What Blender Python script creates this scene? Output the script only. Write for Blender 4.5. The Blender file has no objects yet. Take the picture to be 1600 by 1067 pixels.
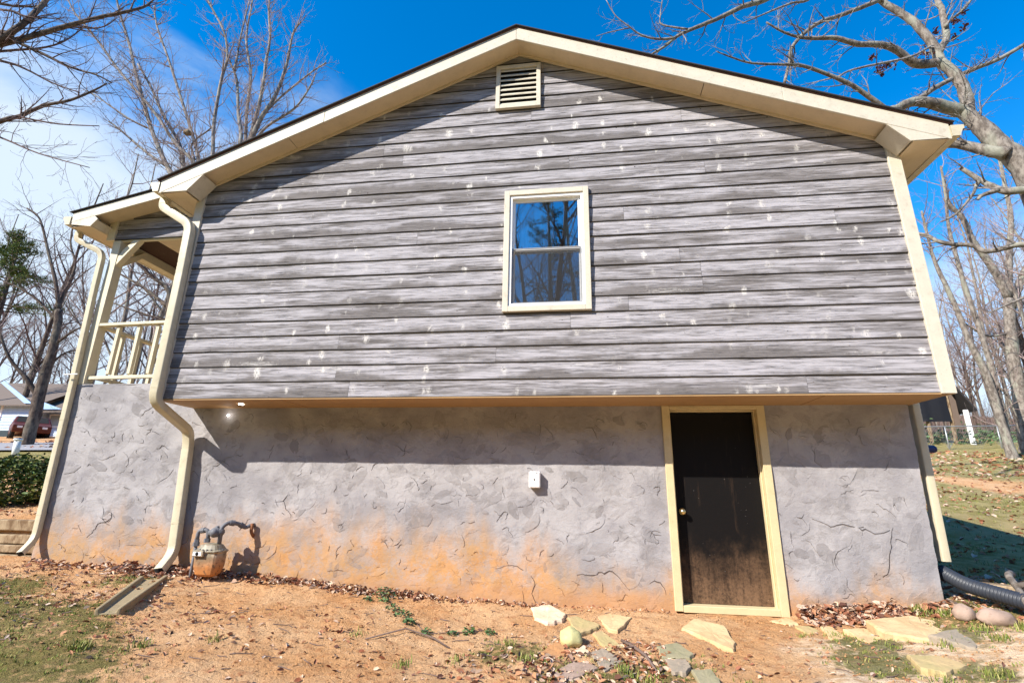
import bpy, bmesh, math, random
from mathutils import Vector, Matrix, noise
CAM=[4.67863, -5.0663, -0.94163, 0.99095, 0.13319, 0.01639, 0.02253, -0.28553, 0.9581, -0.13229, 0.94907, 0.28595]
random.seed(7)
S = bpy.context.scene
C = S.collection
# ---------------------------------------------------------------- camera
cd = bpy.data.cameras.new('camera'); cam = bpy.data.objects.new('camera', cd); C.objects.link(cam)
CP = Vector(CAM[0:3]); R2 = Vector(CAM[3:6]); U2 = Vector(CAM[6:9]); FW = Vector(CAM[9:12])
m = Matrix((R2, U2, -FW)).transposed().to_4x4(); m.translation = CP
cam.matrix_world = m
cd.sensor_width = 36; cd.lens = 783.95 / 1600 * 36; cd.clip_start = .05; cd.clip_end = 3000
S.camera = cam
# ---------------------------------------------------------------- light
S.view_settings.view_transform = 'Standard'; S.view_settings.look = 'None'
S.view_settings.gamma = 1; S.view_settings.exposure = .8
SUN_TO = Vector((-1.0, -1.0, 1.06)).normalized()
sd = bpy.data.lights.new('sun', 'SUN'); sd.energy = 5.0; sd.angle = math.radians(.5); sd.color = (1, .94, .84)
so = bpy.data.objects.new('sun', sd); C.objects.link(so)
so.rotation_euler = SUN_TO.to_track_quat('Z', 'Y').to_euler(); so.location = (-20, -20, 20)
W = bpy.data.worlds.new('World'); S.world = W; W.use_nodes = True
nt = W.node_tree; N = nt.nodes; Lk = nt.links
N.clear()
sky = N.new('ShaderNodeTexSky'); sky.sky_type = 'NISHITA'; sky.sun_disc = False
sky.sun_elevation = math.asin(SUN_TO.z); sky.sun_rotation = math.radians(225)
sky.air_density = 1.0; sky.dust_density = .1; sky.ozone_density = 3.0
hs = N.new('ShaderNodeHueSaturation'); hs.inputs['Saturation'].default_value = 1.42; hs.inputs['Value'].default_value = 1.75
hs.inputs['Hue'].default_value = .501
Lk.new(sky.outputs[0], hs.inputs['Color'])
tc = N.new('ShaderNodeTexCoord'); mp = N.new('ShaderNodeMapping'); mp.inputs['Scale'].default_value = (1.0, 1.0, 2.6)
Lk.new(tc.outputs['Generated'], mp.inputs[0])
cn = N.new('ShaderNodeTexNoise'); cn.inputs['Scale'].default_value = 2.1; cn.inputs['Detail'].default_value = 7; cn.inputs['Roughness'].default_value = .55
cn.inputs['Distortion'].default_value = .4
Lk.new(mp.outputs[0], cn.inputs['Vector'])
sx = N.new('ShaderNodeSeparateXYZ'); Lk.new(tc.outputs['Generated'], sx.inputs[0])
def wm(op, a, b, clamp=False):
    n = N.new('ShaderNodeMath'); n.operation = op; n.use_clamp = clamp
    for i, v in enumerate((a, b)):
        if isinstance(v, (int, float)): n.inputs[i].default_value = v
        else: Lk.new(v, n.inputs[i])
    return n.outputs[0]
left = wm('MULTIPLY', sx.outputs[0], -.52)
low = wm('MULTIPLY', wm('SUBTRACT', .57, sx.outputs[2]), 3.0)
bias = wm('ADD', wm('ADD', left, low), .10)
front = wm('MULTIPLY', wm('SUBTRACT', .0, wm('MINIMUM', sx.outputs[1], 0.0)), -1.2)
cv = wm('ADD', wm('ADD', wm('MULTIPLY', wm('SUBTRACT', cn.outputs[0], .5), 1.7), bias), front)
cmask = N.new('ShaderNodeMapRange'); cmask.interpolation_type = 'SMOOTHSTEP'
cmask.inputs['From Min'].default_value = .18; cmask.inputs['From Max'].default_value = .85
cmask.inputs['To Max'].default_value = .88
Lk.new(cv, cmask.inputs['Value'])
mx = N.new('ShaderNodeMix'); mx.data_type = 'RGBA'
Lk.new(cmask.outputs[0], mx.inputs[0]); Lk.new(hs.outputs[0], mx.inputs[6]); mx.inputs[7].default_value = (5.3, 6.0, 6.7, 1)
bg = N.new('ShaderNodeBackground'); bg.inputs[1].default_value = .095
wo = N.new('ShaderNodeOutputWorld'); Lk.new(mx.outputs[2], bg.inputs[0]); Lk.new(bg.outputs[0], wo.inputs[0])

# traced limbs (x, y, z, radius) of the nearer trees, leaf clumps and the lie of the land
TR={
 'maple_right':[
  [(14.94,6.5,3.18,0.275),(15.22,6.58,4.74,0.262),(15.23,6.67,6.61,0.248),(14.96,6.75,7.23,0.225),(14.85,6.83,7.72,0.201),(14.69,6.92,8.22,0.175),(14.51,7.0,8.62,0.148)],
  [(14.67,7.0,8.53,0.156),(14.79,7.07,9.1,0.144),(14.77,7.13,9.79,0.133),(14.53,7.2,10.37,0.121)],
  [(14.53,7.2,10.37,0.121),(13.9,7.08,10.24,0.111),(13.57,6.96,10.35,0.1),(13.28,6.84,10.56,0.09),(12.84,6.72,10.66,0.08),(12.22,6.6,10.63,0.07),(11.67,6.48,10.77,0.06),(11.1,6.36,10.71,0.05),(10.68,6.24,10.66,0.04),(10.22,6.12,10.76,0.03),(9.77,6.0,11.03,0.02)],
  [(14.53,7.2,10.37,0.13),(14.56,7.25,10.68,0.121),(14.53,7.3,11.14,0.112),(14.3,7.35,11.91,0.104),(14.11,7.4,12.3,0.095),(13.63,7.45,13.01,0.086),(13.24,7.5,14.13,0.077)],
  [(14.54,7.2,10.63,0.096),(14.79,7.33,11.01,0.091),(15.07,7.47,11.41,0.087),(15.24,7.6,12.07,0.082),(15.38,7.73,12.73,0.078),(15.46,7.87,13.24,0.073),(15.66,8.0,14.67,0.069)],
  [(15.07,7.4,11.75,0.045),(15.35,7.55,12.09,0.041),(15.8,7.7,12.51,0.037),(16.31,7.85,13.1,0.033),(16.82,8.0,13.96,0.029)],
  [(14.64,7.0,8.53,0.164),(14.07,6.88,8.66,0.147),(13.64,6.76,8.74,0.131),(13.19,6.64,8.68,0.114),(12.71,6.52,8.43,0.097),(12.4,6.4,8.31,0.08)],
  [(12.42,6.4,8.31,0.064),(11.87,6.22,8.7,0.057),(11.45,6.05,8.91,0.051),(10.78,5.88,9.17,0.045),(10.24,5.7,9.26,0.038),(9.9,5.53,9.14,0.031),(9.0,5.35,9.11,0.025),(8.51,5.17,9.15,0.019),(8.1,5.0,9.21,0.012)],
  [(18.17,8.0,11.93,0.046),(17.21,7.8,11.26,0.049),(16.32,7.6,10.67,0.052),(15.51,7.4,10.24,0.055),(14.86,7.2,9.86,0.057),(14.1,7.0,9.38,0.06),(13.56,6.8,8.95,0.062),(12.88,6.6,8.54,0.065)],
  [(14.44,7.2,10.91,0.035),(14.14,6.96,10.64,0.032),(13.45,6.72,10.16,0.029),(12.25,6.48,9.77,0.026),(11.62,6.24,9.44,0.023),(11.23,6.0,9.07,0.021)],
  [(13.6,7.4,12.95,0.065),(13.0,7.2,12.55,0.061),(12.19,7.0,12.08,0.057),(11.54,6.8,11.71,0.052),(10.93,6.6,11.13,0.048),(10.48,6.4,10.51,0.044),(10.29,6.2,9.97,0.04),(9.95,6.0,8.99,0.035)],
  [(11.45,7.2,13.77,0.086),(10.3,7.03,12.98,0.077),(9.63,6.86,12.63,0.068),(8.88,6.69,12.11,0.06),(8.13,6.51,11.64,0.051),(7.6,6.34,11.24,0.043),(7.2,6.17,10.75,0.035),(6.76,6.0,10.32,0.027)],
  [(7.45,6.1,10.91,0.035),(6.93,6.0,10.84,0.03),(6.5,5.9,10.94,0.025),(6.2,5.8,11.16,0.02),(5.86,5.7,11.45,0.015),(5.62,5.6,11.93,0.01)],
  [(6.23,5.8,11.09,0.017),(5.72,5.7,10.91,0.012),(5.32,5.6,10.7,0.007)],
  [(7.86,6.3,11.39,0.027),(7.19,6.3,11.64,0.023),(7.16,6.3,11.97,0.019),(7.25,6.3,12.54,0.015)],
  [(12.31,7.2,13.64,0.047),(11.46,7.03,12.81,0.038),(10.92,6.85,12.55,0.029),(10.08,6.67,12.06,0.021),(9.38,6.5,11.61,0.012)],
  [(14.93,6.6,6.97,0.153),(14.74,6.76,7.17,0.137),(14.55,6.92,7.4,0.121),(14.17,7.08,7.69,0.104),(13.72,7.24,7.71,0.086),(13.02,7.4,7.54,0.067)],
  [(15.53,6.4,5.75,0.101),(14.95,6.52,5.92,0.092),(14.66,6.64,5.99,0.081),(14.53,6.76,6.21,0.07),(14.45,6.88,6.43,0.059),(14.15,7.0,6.93,0.048)],
  [(14.5,6.6,6.01,0.06),(14.14,6.6,5.89,0.045),(14.02,6.6,5.78,0.03)],
  [(14.31,6.8,6.38,0.046),(14.13,6.7,6.19,0.038),(13.94,6.6,5.93,0.03),(13.42,6.5,5.39,0.022),(12.98,6.4,5.14,0.015)],
  [(15.03,6.3,4.36,0.063),(14.52,6.41,4.5,0.06),(14.29,6.53,4.5,0.057),(13.93,6.64,4.47,0.054),(13.77,6.75,4.68,0.051),(13.42,6.86,4.8,0.048),(13.18,6.97,4.96,0.045),(13.12,7.09,5.16,0.041),(12.93,7.2,5.29,0.038)],
  [(14.7,6.3,3.55,0.041),(14.04,6.2,3.17,0.031),(13.56,6.1,2.96,0.021),(13.14,6.0,2.76,0.011)],
 ],
 'maple_left':[
  [(-9.68,3.0,-0.35,0.322),(-10.83,3.0,2.3,0.312),(-12.03,3.0,5.5,0.299),(-13.5,3.0,9.4,0.282),(-15.09,3.0,13.75,0.258),(-15.9,3.0,17.0,0.13),(-16.3,3.0,19.5,0.04)],
  [(-13.2,3.0,8.56,0.089),(-11.09,3.08,9.0,0.082),(-9.83,3.17,9.93,0.076),(-9.42,3.25,10.48,0.071),(-9.32,3.33,10.93,0.065),(-9.26,3.42,11.46,0.059),(-9.25,3.5,12.25,0.053)],
  [(-12.92,3.0,7.55,0.087),(-11.51,3.15,9.32,0.081),(-10.0,3.3,9.91,0.073),(-9.34,3.45,10.26,0.065),(-8.67,3.6,10.66,0.057),(-7.97,3.75,11.03,0.048),(-7.33,3.9,11.33,0.039),(-6.96,4.05,11.64,0.031),(-6.91,4.2,12.07,0.022)],
  [(-11.41,3.4,9.66,0.04),(-10.35,3.55,9.99,0.034),(-9.36,3.7,10.13,0.027),(-8.89,3.85,10.47,0.021),(-8.64,4.0,11.07,0.014)],
  [(-9.14,4.0,11.18,0.027),(-8.12,4.0,11.0,0.019),(-7.69,4.0,11.23,0.012)],
  [(-13.45,3.0,12.03,0.044),(-10.34,3.2,11.22,0.034),(-10.03,3.4,11.31,0.026),(-9.42,3.6,11.48,0.017)],
  [(-13.13,3.0,11.3,0.038),(-10.03,3.07,10.82,0.029),(-9.31,3.13,10.58,0.021),(-8.83,3.2,10.49,0.013)],
  [(-12.82,3.0,10.59,0.059),(-9.92,3.17,10.17,0.051),(-9.59,3.33,10.0,0.044),(-8.81,3.5,9.64,0.036),(-8.1,3.67,9.31,0.029),(-7.53,3.83,9.18,0.022),(-7.19,4.0,9.04,0.015)],
  [(-11.89,3.0,9.83,0.04),(-9.46,3.1,9.12,0.031),(-8.82,3.2,8.91,0.025),(-7.97,3.3,8.46,0.018),(-7.23,3.4,8.18,0.011)],
  [(-12.56,3.0,6.59,0.069),(-10.36,3.09,6.74,0.061),(-8.89,3.17,7.31,0.053),(-8.5,3.26,7.51,0.045),(-8.04,3.34,7.83,0.038),(-7.44,3.43,8.02,0.03),(-6.95,3.51,8.35,0.022),(-6.81,3.6,8.61,0.014)],
  [(-8.38,3.2,7.45,0.027),(-8.3,3.2,7.38,0.022),(-7.25,3.2,7.1,0.016),(-6.14,3.2,6.94,0.01)],
  [(-11.97,3.0,4.98,0.032),(-10.36,2.9,7.4,0.027),(-8.12,2.8,6.49,0.02),(-6.8,2.7,5.88,0.014),(-5.28,2.6,5.33,0.008)],
 ],
 'maple_behind':[
  [(-8.61,11.0,3.51,0.303),(-9.24,11.0,5.52,0.29),(-10.14,11.0,8.25,0.278),(-10.95,11.0,10.62,0.263),(-11.27,11.0,11.57,0.24)],
  [(-10.81,11.0,10.02,0.104),(-12.23,11.0,11.73,0.096),(-13.44,11.0,13.61,0.087),(-14.36,11.0,15.39,0.078),(-15.26,11.0,17.28,0.067),(-16.19,11.0,19.27,0.056),(-17.28,11.0,21.4,0.045),(-18.04,11.0,23.27,0.032)],
  [(-10.59,11.0,10.6,0.079),(-10.97,10.88,11.86,0.072),(-11.97,10.75,12.85,0.066),(-13.46,10.62,14.69,0.06),(-15.47,10.5,16.81,0.055),(-16.86,10.38,18.49,0.048),(-17.91,10.25,19.62,0.04),(-18.67,10.12,20.56,0.032),(-19.32,10.0,21.78,0.024)],
  [(-11.06,11.0,10.63,0.105),(-11.65,11.1,11.82,0.093),(-12.29,11.2,13.23,0.08),(-13.56,11.3,14.95,0.067),(-14.74,11.4,16.76,0.052),(-15.9,11.5,18.3,0.037)],
  [(-10.15,11.0,10.27,0.083),(-10.29,10.94,12.16,0.077),(-10.55,10.89,14.06,0.07),(-10.59,10.83,16.28,0.063),(-10.48,10.77,17.2,0.055),(-10.89,10.71,18.71,0.047),(-12.06,10.66,20.71,0.039),(-12.58,10.6,22.3,0.03)],
  [(-10.09,11.0,9.97,0.093),(-9.29,11.1,12.73,0.081),(-9.78,11.2,14.66,0.067),(-10.27,11.3,16.53,0.052),(-11.02,11.4,17.91,0.035)],
  [(-10.41,11.2,16.98,0.063),(-10.4,11.2,17.63,0.05),(-10.45,11.2,18.74,0.037),(-10.4,11.2,21.12,0.024)],
  [(-10.48,11.0,10.89,0.079),(-11.08,11.1,12.25,0.072),(-11.68,11.2,13.51,0.065),(-12.75,11.3,15.56,0.058),(-14.23,11.4,18.38,0.05),(-15.44,11.5,20.59,0.042),(-16.02,11.6,22.02,0.032)],
  [(-11.14,11.0,12.18,0.04),(-11.47,11.0,13.0,0.036),(-10.72,11.0,13.75,0.032),(-10.69,11.0,14.17,0.028)],
  [(-13.86,11.0,14.04,0.042),(-14.77,10.83,14.5,0.035),(-16.55,10.67,15.74,0.028),(-17.1,10.5,16.0,0.02)],
  [(-12.43,11.0,11.97,0.065),(-13.53,10.83,12.73,0.053),(-14.7,10.67,13.68,0.041),(-15.27,10.5,14.1,0.028)],
 ],
 'ash_behind':[
  [(-9.69,13.0,4.06,0.313),(-10.18,13.0,8.07,0.295),(-10.54,13.0,11.9,0.272),(-10.54,13.0,13.95,0.239)],
  [(-10.54,13.0,13.95,0.096),(-10.38,13.0,16.02,0.087),(-10.32,13.0,17.59,0.077),(-10.42,13.0,19.16,0.067),(-10.45,13.0,20.79,0.056),(-10.81,13.0,22.52,0.045),(-11.0,13.0,24.74,0.034)],
  [(-10.54,13.0,13.95,0.119),(-10.06,12.88,15.6,0.103),(-9.38,12.76,16.89,0.085),(-8.99,12.64,18.63,0.068),(-8.87,12.52,20.25,0.05),(-8.46,12.4,20.87,0.031)],
  [(-10.09,13.0,15.85,0.061),(-9.36,12.8,16.56,0.049),(-7.79,12.6,17.76,0.036),(-6.78,12.4,18.2,0.024)],
  [(-10.43,13.0,14.08,0.072),(-9.69,12.9,15.22,0.06),(-8.31,12.8,16.08,0.048),(-7.61,12.7,17.2,0.036),(-7.38,12.6,17.83,0.024)],
  [(-10.54,13.0,13.95,0.09),(-11.03,13.15,16.29,0.077),(-11.35,13.3,18.78,0.064),(-12.19,13.45,21.5,0.05),(-12.44,13.6,24.35,0.035)],
 ],
 'dark_leaning':[
  [(-16.59,12.0,0.49,0.223),(-16.61,12.0,1.84,0.207),(-16.68,12.0,2.87,0.19),(-16.65,12.0,4.06,0.172),(-16.71,12.0,5.02,0.153),(-16.91,12.0,6.04,0.134)],
  [(-16.91,12.0,6.04,0.086),(-17.33,11.9,7.23,0.071),(-18.07,11.8,8.72,0.056),(-18.89,11.7,10.28,0.04),(-19.6,11.6,10.81,0.023)],
  [(-16.91,12.0,6.04,0.075),(-17.07,12.12,6.58,0.063),(-17.05,12.25,8.13,0.05),(-17.83,12.38,9.48,0.037),(-18.13,12.5,11.1,0.024)],
  [(-16.69,12.0,2.35,0.102),(-17.11,11.67,3.06,0.08),(-17.68,11.33,3.77,0.059),(-18.05,11.0,4.74,0.038)],
  [(-16.66,12.0,4.47,0.066),(-16.04,12.0,5.0,0.046),(-15.66,12.0,5.21,0.026)],
  [(-16.89,12.0,5.58,0.067),(-17.83,11.83,6.41,0.053),(-18.75,11.67,6.96,0.039),(-19.42,11.5,7.21,0.024)],
  [(-16.77,12.0,3.13,0.052),(-16.44,12.2,4.11,0.038),(-15.7,12.4,4.42,0.024)],
 ],
 'slim_twin':[
  [(23.25,20.0,1.5,0.183),(23.17,20.0,2.8,0.165),(23.1,20.0,4.49,0.147),(22.74,20.0,6.09,0.129),(22.49,20.0,8.08,0.11),(22.12,20.0,10.1,0.09),(22.07,20.0,11.26,0.068),(22.07,20.0,13.02,0.046)],
  [(23.45,20.3,1.53,0.156),(23.56,20.3,2.78,0.144),(23.59,20.3,4.25,0.132),(23.58,20.3,5.69,0.119),(23.38,20.3,8.76,0.107),(23.33,20.3,10.47,0.093),(23.33,20.3,12.24,0.078),(23.57,20.3,14.08,0.063),(23.7,20.3,15.76,0.047)],
  [(23.37,20.0,4.08,0.044),(23.72,20.0,3.49,0.036),(23.86,20.0,2.48,0.028)],
 ],
 'stout_right':[
  [(26.31,23.0,1.92,0.314),(26.57,23.0,4.37,0.29),(26.83,23.0,6.88,0.265),(27.27,23.0,9.24,0.237)],
  [(27.27,23.0,9.24,0.203),(26.75,22.8,11.02,0.18),(26.02,22.6,12.48,0.156),(25.69,22.4,13.76,0.13),(25.03,22.2,14.68,0.104),(24.97,22.0,16.05,0.078)],
  [(27.27,23.0,9.24,0.169),(28.16,23.25,12.13,0.149),(28.93,23.5,14.2,0.126),(29.3,23.75,16.07,0.102),(29.72,24.0,18.82,0.076)],
  [(27.28,23.0,8.77,0.202),(28.34,23.0,10.67,0.171),(29.53,23.0,12.39,0.139),(30.78,23.0,15.48,0.107)],
  [(26.88,23.0,7.37,0.06),(25.61,22.67,7.12,0.048),(24.6,22.33,7.56,0.037),(24.0,22.0,7.81,0.026)],
 ],
 'porch_glimpse':[
  [(-8.51,9.0,2.99,0.103),(-8.82,9.0,4.31,0.091),(-9.02,9.0,5.34,0.078),(-9.87,9.0,5.97,0.064),(-10.82,9.0,6.74,0.049),(-11.34,9.0,7.27,0.034)],
  [(-8.9,9.0,4.76,0.064),(-10.0,9.0,5.5,0.046),(-11.24,9.0,6.15,0.027)],
  [(-8.82,9.0,4.31,0.053),(-9.63,9.0,4.51,0.038),(-11.18,9.0,5.03,0.022)],
 ],
}
CL=[(12.98, 7.0, 10.18, 0.06), (12.83, 7.0, 10.05, 0.05), (12.9, 7.0, 9.95, 0.03), (13.14, 7.0, 10.2, 0.06), (14.13, 7.1, 10.55, 0.07), (15.37, 7.4, 11.87, 0.045), (15.82, 7.6, 12.39, 0.05), (15.7, 7.6, 11.84, 0.045), (15.24, 7.4, 11.34, 0.035), (12.5, 6.6, 10.15, 0.04), (14.7, 7.3, 11.5, 0.04)]
NEST=(-11.5, 10.7, 13.32)
def lerpt(x,xs,zs):
    if x<=xs[0]: return zs[0]
    for i in range(1,len(xs)):
        if x<=xs[i]:
            t=(x-xs[i-1])/(xs[i]-xs[i-1]); return zs[i-1]+(zs[i]-zs[i-1])*t
    return zs[-1]
def sst(t): t=max(0.,min(1.,t)); return t*t*(3-2*t)
def h(x,y):
    b=lerpt(x,[-8,-1.8,-.5,.3,1,2.5,4,5.2,6.6,7.3,8,9,12,20],[-1.75,-1.823,-1.85,-1.88,-1.93,-2.0,-2.06,-2.06,-2.05,-1.98,-1.85,-1.83,-1.75,-1.5])
    if y<.61: f=b-.05*min(.61-y,9)+.62*max(0,min(-14-y,32))  # steep rise behind the camera, added to block low sky light
    else: f=b
    if y<=.6: return f
    R=lerpt(y,[.6,3,5.3,8,10,15,22,26,30,60,200,600],[-1.83,-1.85,-1.67,-1.15,-.85,-.08,1.1,1.75,2.46,6.2,19,30])
    L=lerpt(y,[.6,2.5,5,8,10,14,20,28,60,200,600],[-1.45,-1.2,-.7,-.18,.1,.75,1.6,2.7,7.5,22,34])
    w=sst((x+2)/10.)
    far=L*(1-w)+R*w
    if x>-1.95: k=sst((y-.6)/1.2)
    else: k=sst((y-.88)/.06)
    return f*(1-k)+far*k
# ---------------------------------------------------------------- material helper
class Mt:
    def __init__(s, name, rough=.8, spec=.3):
        s.m = bpy.data.materials.new(name); s.m.use_nodes = True
        s.t = s.m.node_tree; s.n = s.t.nodes; s.p = s.n['Principled BSDF']
        s.p.inputs['Roughness'].default_value = rough; s.p.inputs['Specular IOR Level'].default_value = spec
        s.tc = s.n.new('ShaderNodeTexCoord')
    def L(s, a, b): s.t.links.new(a, b)
    def put(s, sock, v):
        if isinstance(v, (int, float)): sock.default_value = v
        elif isinstance(v, tuple): sock.default_value = v if len(v) != 3 or sock.type == 'VECTOR' else (*v, 1)
        else: s.L(v, sock)
    def vec(s, src='Object', scale=(1, 1, 1), loc=(0, 0, 0)):
        mp = s.n.new('ShaderNodeMapping'); s.L(s.tc.outputs[src] if isinstance(src, str) else src, mp.inputs[0])
        mp.inputs['Scale'].default_value = scale; mp.inputs['Location'].default_value = loc; return mp.outputs[0]
    def noise(s, v, sc, det=5, ro=.55, dist=0):
        n = s.n.new('ShaderNodeTexNoise'); s.L(v, n.inputs['Vector'])
        n.inputs['Scale'].default_value = sc; n.inputs['Detail'].default_value = det
        n.inputs['Roughness'].default_value = ro; n.inputs['Distortion'].default_value = dist
        return n.outputs[0]
    def vor(s, v, sc, out=0, feat='F1', rnd=1):
        n = s.n.new('ShaderNodeTexVoronoi'); n.feature = feat; s.L(v, n.inputs['Vector']); n.inputs['Scale'].default_value = sc
        n.inputs['Randomness'].default_value = rnd
        return n.outputs[out]
    def math(s, op, a, b=0, clamp=False):
        n = s.n.new('ShaderNodeMath'); n.operation = op; n.use_clamp = clamp
        s.put(n.inputs[0], a); s.put(n.inputs[1], b); return n.outputs[0]
    def rng(s, v, a, b, c=0, d=1, smooth=True):
        n = s.n.new('ShaderNodeMapRange'); n.interpolation_type = 'SMOOTHSTEP' if smooth else 'LINEAR'
        s.put(n.inputs['Value'], v)
        for k, x in (('From Min', a), ('From Max', b), ('To Min', c), ('To Max', d)): n.inputs[k].default_value = x
        return n.outputs[0]
    def mix(s, f, a, b, mode='MIX'):
        n = s.n.new('ShaderNodeMix'); n.data_type = 'RGBA'; n.blend_type = mode
        s.put(n.inputs[0], f); s.put(n.inputs[6], a); s.put(n.inputs[7], b); return n.outputs[2]
    def attr(s, name):
        n = s.n.new('ShaderNodeAttribute'); n.attribute_name = name; return n
    def sep(s, v):
        n = s.n.new('ShaderNodeSeparateXYZ'); s.L(v, n.inputs[0]); return n.outputs
    def comb(s, x, y, z):
        n = s.n.new('ShaderNodeCombineXYZ')
        for i, v in enumerate((x, y, z)): s.put(n.inputs[i], v)
        return n.outputs[0]
    def bump(s, hgt, dist=.01, st=1, base=None):
        n = s.n.new('ShaderNodeBump'); s.L(hgt, n.inputs['Height']); n.inputs['Distance'].default_value = dist
        n.inputs['Strength'].default_value = st
        if base is not None: s.L(base, n.inputs['Normal'])
        s.L(n.outputs[0], s.p.inputs['Normal']); return n.outputs[0]
    def col(s, c): s.put(s.p.inputs['Base Color'], c); return s.m

def mat_siding():
    s = Mt('weathered_siding', .85, .2)
    uv = s.attr('plank'); c = s.sep(uv.outputs['Vector'])       # x: length, y: height in board, z: random
    rr = s.math('MULTIPLY', c[2], 37.0)
    big = s.noise(s.comb(s.math('MULTIPLY', c[0], .45), s.math('MULTIPLY', c[1], .9), rr), 1.6, 4, .6)
    mid = s.noise(s.comb(s.math('MULTIPLY', c[0], 1.1), s.math('MULTIPLY', c[1], 3.2), rr), 2.4, 6, .65)
    fine = s.noise(s.comb(s.math('MULTIPLY', c[0], 1.5), s.math('MULTIPLY', c[1], 26), rr), 3.0, 6, .7)
    crk = s.noise(s.comb(s.math('MULTIPLY', c[0], 1.6), s.math('MULTIPLY', c[1], 22), s.math('ADD', rr, 9.0)), 2.2, 7, .62)
    f = s.math('ADD', s.math('MULTIPLY', big, .9), s.math('MULTIPLY', mid, .75))
    f = s.math('ADD', f, s.math('MULTIPLY', c[2], .10))
    f = s.rng(f, .74, 1.08)
    bl = s.math('MULTIPLY', s.rng(s.noise(s.comb(s.math('MULTIPLY', c[0], .28), rr, 0.0), 1.5, 6, .6), .42, .70), .95)
    bl = s.math('ADD', bl, s.math('MULTIPLY', s.math('SUBTRACT', s.noise(s.comb(s.math('MULTIPLY', c[0], 1.6), s.math('MULTIPLY', c[1], 16.0), rr), 1.0, 7, .75), .5), .95))
    lowb = s.rng(s.math('SUBTRACT', bl, c[1]), -.12, .30)
    f = s.math('MAXIMUM', s.math('MULTIPLY', f, .88), s.math('MULTIPLY', lowb, .85))
    a = s.mix(s.rng(mid, .35, .7), (.46, .435, .46), (.335, .32, .335))
    b = s.mix(s.rng(fine, .38, .62), (.055, .046, .040), (.215, .19, .175))
    col = s.mix(f, a, b)
    col = s.mix(s.math('MULTIPLY', s.rng(fine, .42, .64), .42), col, (.15, .14, .15))
    col = s.mix(s.math('MULTIPLY', s.rng(fine, .42, .26), .4), col, (.52, .50, .53))
    # pale scrapes where the nails were driven, one column per stud
    ob = s.sep(s.tc.outputs['Object']); wob = s.noise(s.tc.outputs['Object'], 24, 6, .7)
    w2 = s.math('MULTIPLY', s.math('SUBTRACT', wob, .5), .95)
    def nails(sx, rnd, x0, gate, kx, kz, r0, r1):
        cell = s.comb(s.math('ADD', s.math('MULTIPLY', ob[0], sx), x0), s.math('MULTIPLY', s.math('SUBTRACT', ob[2], .183), 5.61), 0.0)
        v = s.n.new('ShaderNodeTexVoronoi'); s.L(cell, v.inputs['Vector']); v.inputs['Scale'].default_value = 1; v.inputs['Randomness'].default_value = rnd
        p = s.sep(v.outputs['Position']); q = s.sep(cell); cr = s.sep(v.outputs['Color'])
        dx = s.math('SUBTRACT', q[0], p[0]); dz = s.math('SUBTRACT', q[1], p[1])
        dx = s.math('ADD', dx, s.math('MULTIPLY', dz, s.math('MULTIPLY', s.math('SUBTRACT', cr[1], .5), .16)))
        dx = s.math('ADD', s.math('MULTIPLY', dx, kx), w2); dz = s.math('MULTIPLY', dz, kz)
        d = s.math('SQRT', s.math('ADD', s.math('MULTIPLY', dx, dx), s.math('MULTIPLY', dz, dz)))
        sz = s.math('MULTIPLY', cr[2], r0)
        return s.math('MULTIPLY', s.rng(s.math('SUBTRACT', sz, d), -.03, r1), s.rng(cr[0], gate, gate + .03)), d
    sc, dn = nails(2.47, .75, .0, .52, 3.2, .8, .42, .30)
    sc2, d2 = nails(5.1, .95, .3, .74, 2.0, .9, .36, .25)
    sc3, d3 = nails(1.1, .95, .7, .80, .9, 1.1, .30, .25)
    brk = s.rng(s.noise(s.vec('Object', (30, 1, 12)), 1.5, 4, .7), .36, .52)
    brl = s.rng(s.noise(s.vec('Object', (5, 1, 60)), 1.5, 4, .7), .46, .54)
    col = s.mix(s.math('MULTIPLY', s.math('MULTIPLY', sc3, brl), .6), col, (.62, .59, .56))
    col = s.mix(s.math('MULTIPLY', s.math('MULTIPLY', s.math('MAXIMUM', sc, sc2), brk), s.rng(s.noise(s.tc.outputs['Object'], 1.1, 3), .42, .56, .22, .78)), col, (.74, .70, .65))
    col = s.mix(s.rng(dn, .03, .018), col, (.05, .035, .03))
    # cracks in the grain, knots
    ck = s.math('MULTIPLY', s.rng(crk, .60, .63), s.rng(mid, .40, .54))
    col = s.mix(s.math('MULTIPLY', ck, .85), col, (.028, .025, .027))
    kn = s.vor(s.comb(s.math('MULTIPLY', c[0], 2.2), s.math('MULTIPLY', c[1], .6), s.math('MULTIPLY', c[2], 91)), 1.3, 0)
    col = s.mix(s.rng(kn, .032, .022), col, (.03, .02, .018))
    col = s.mix(s.rng(c[1], .035, .0), col, (.02, .018, .018))  # lap shadow painted dark on board bottoms and butt edges
    s.bump(s.math('ADD', fine, s.math('MULTIPLY', ck, -1.5)), .004, .9)
    return s.col(col)

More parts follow.
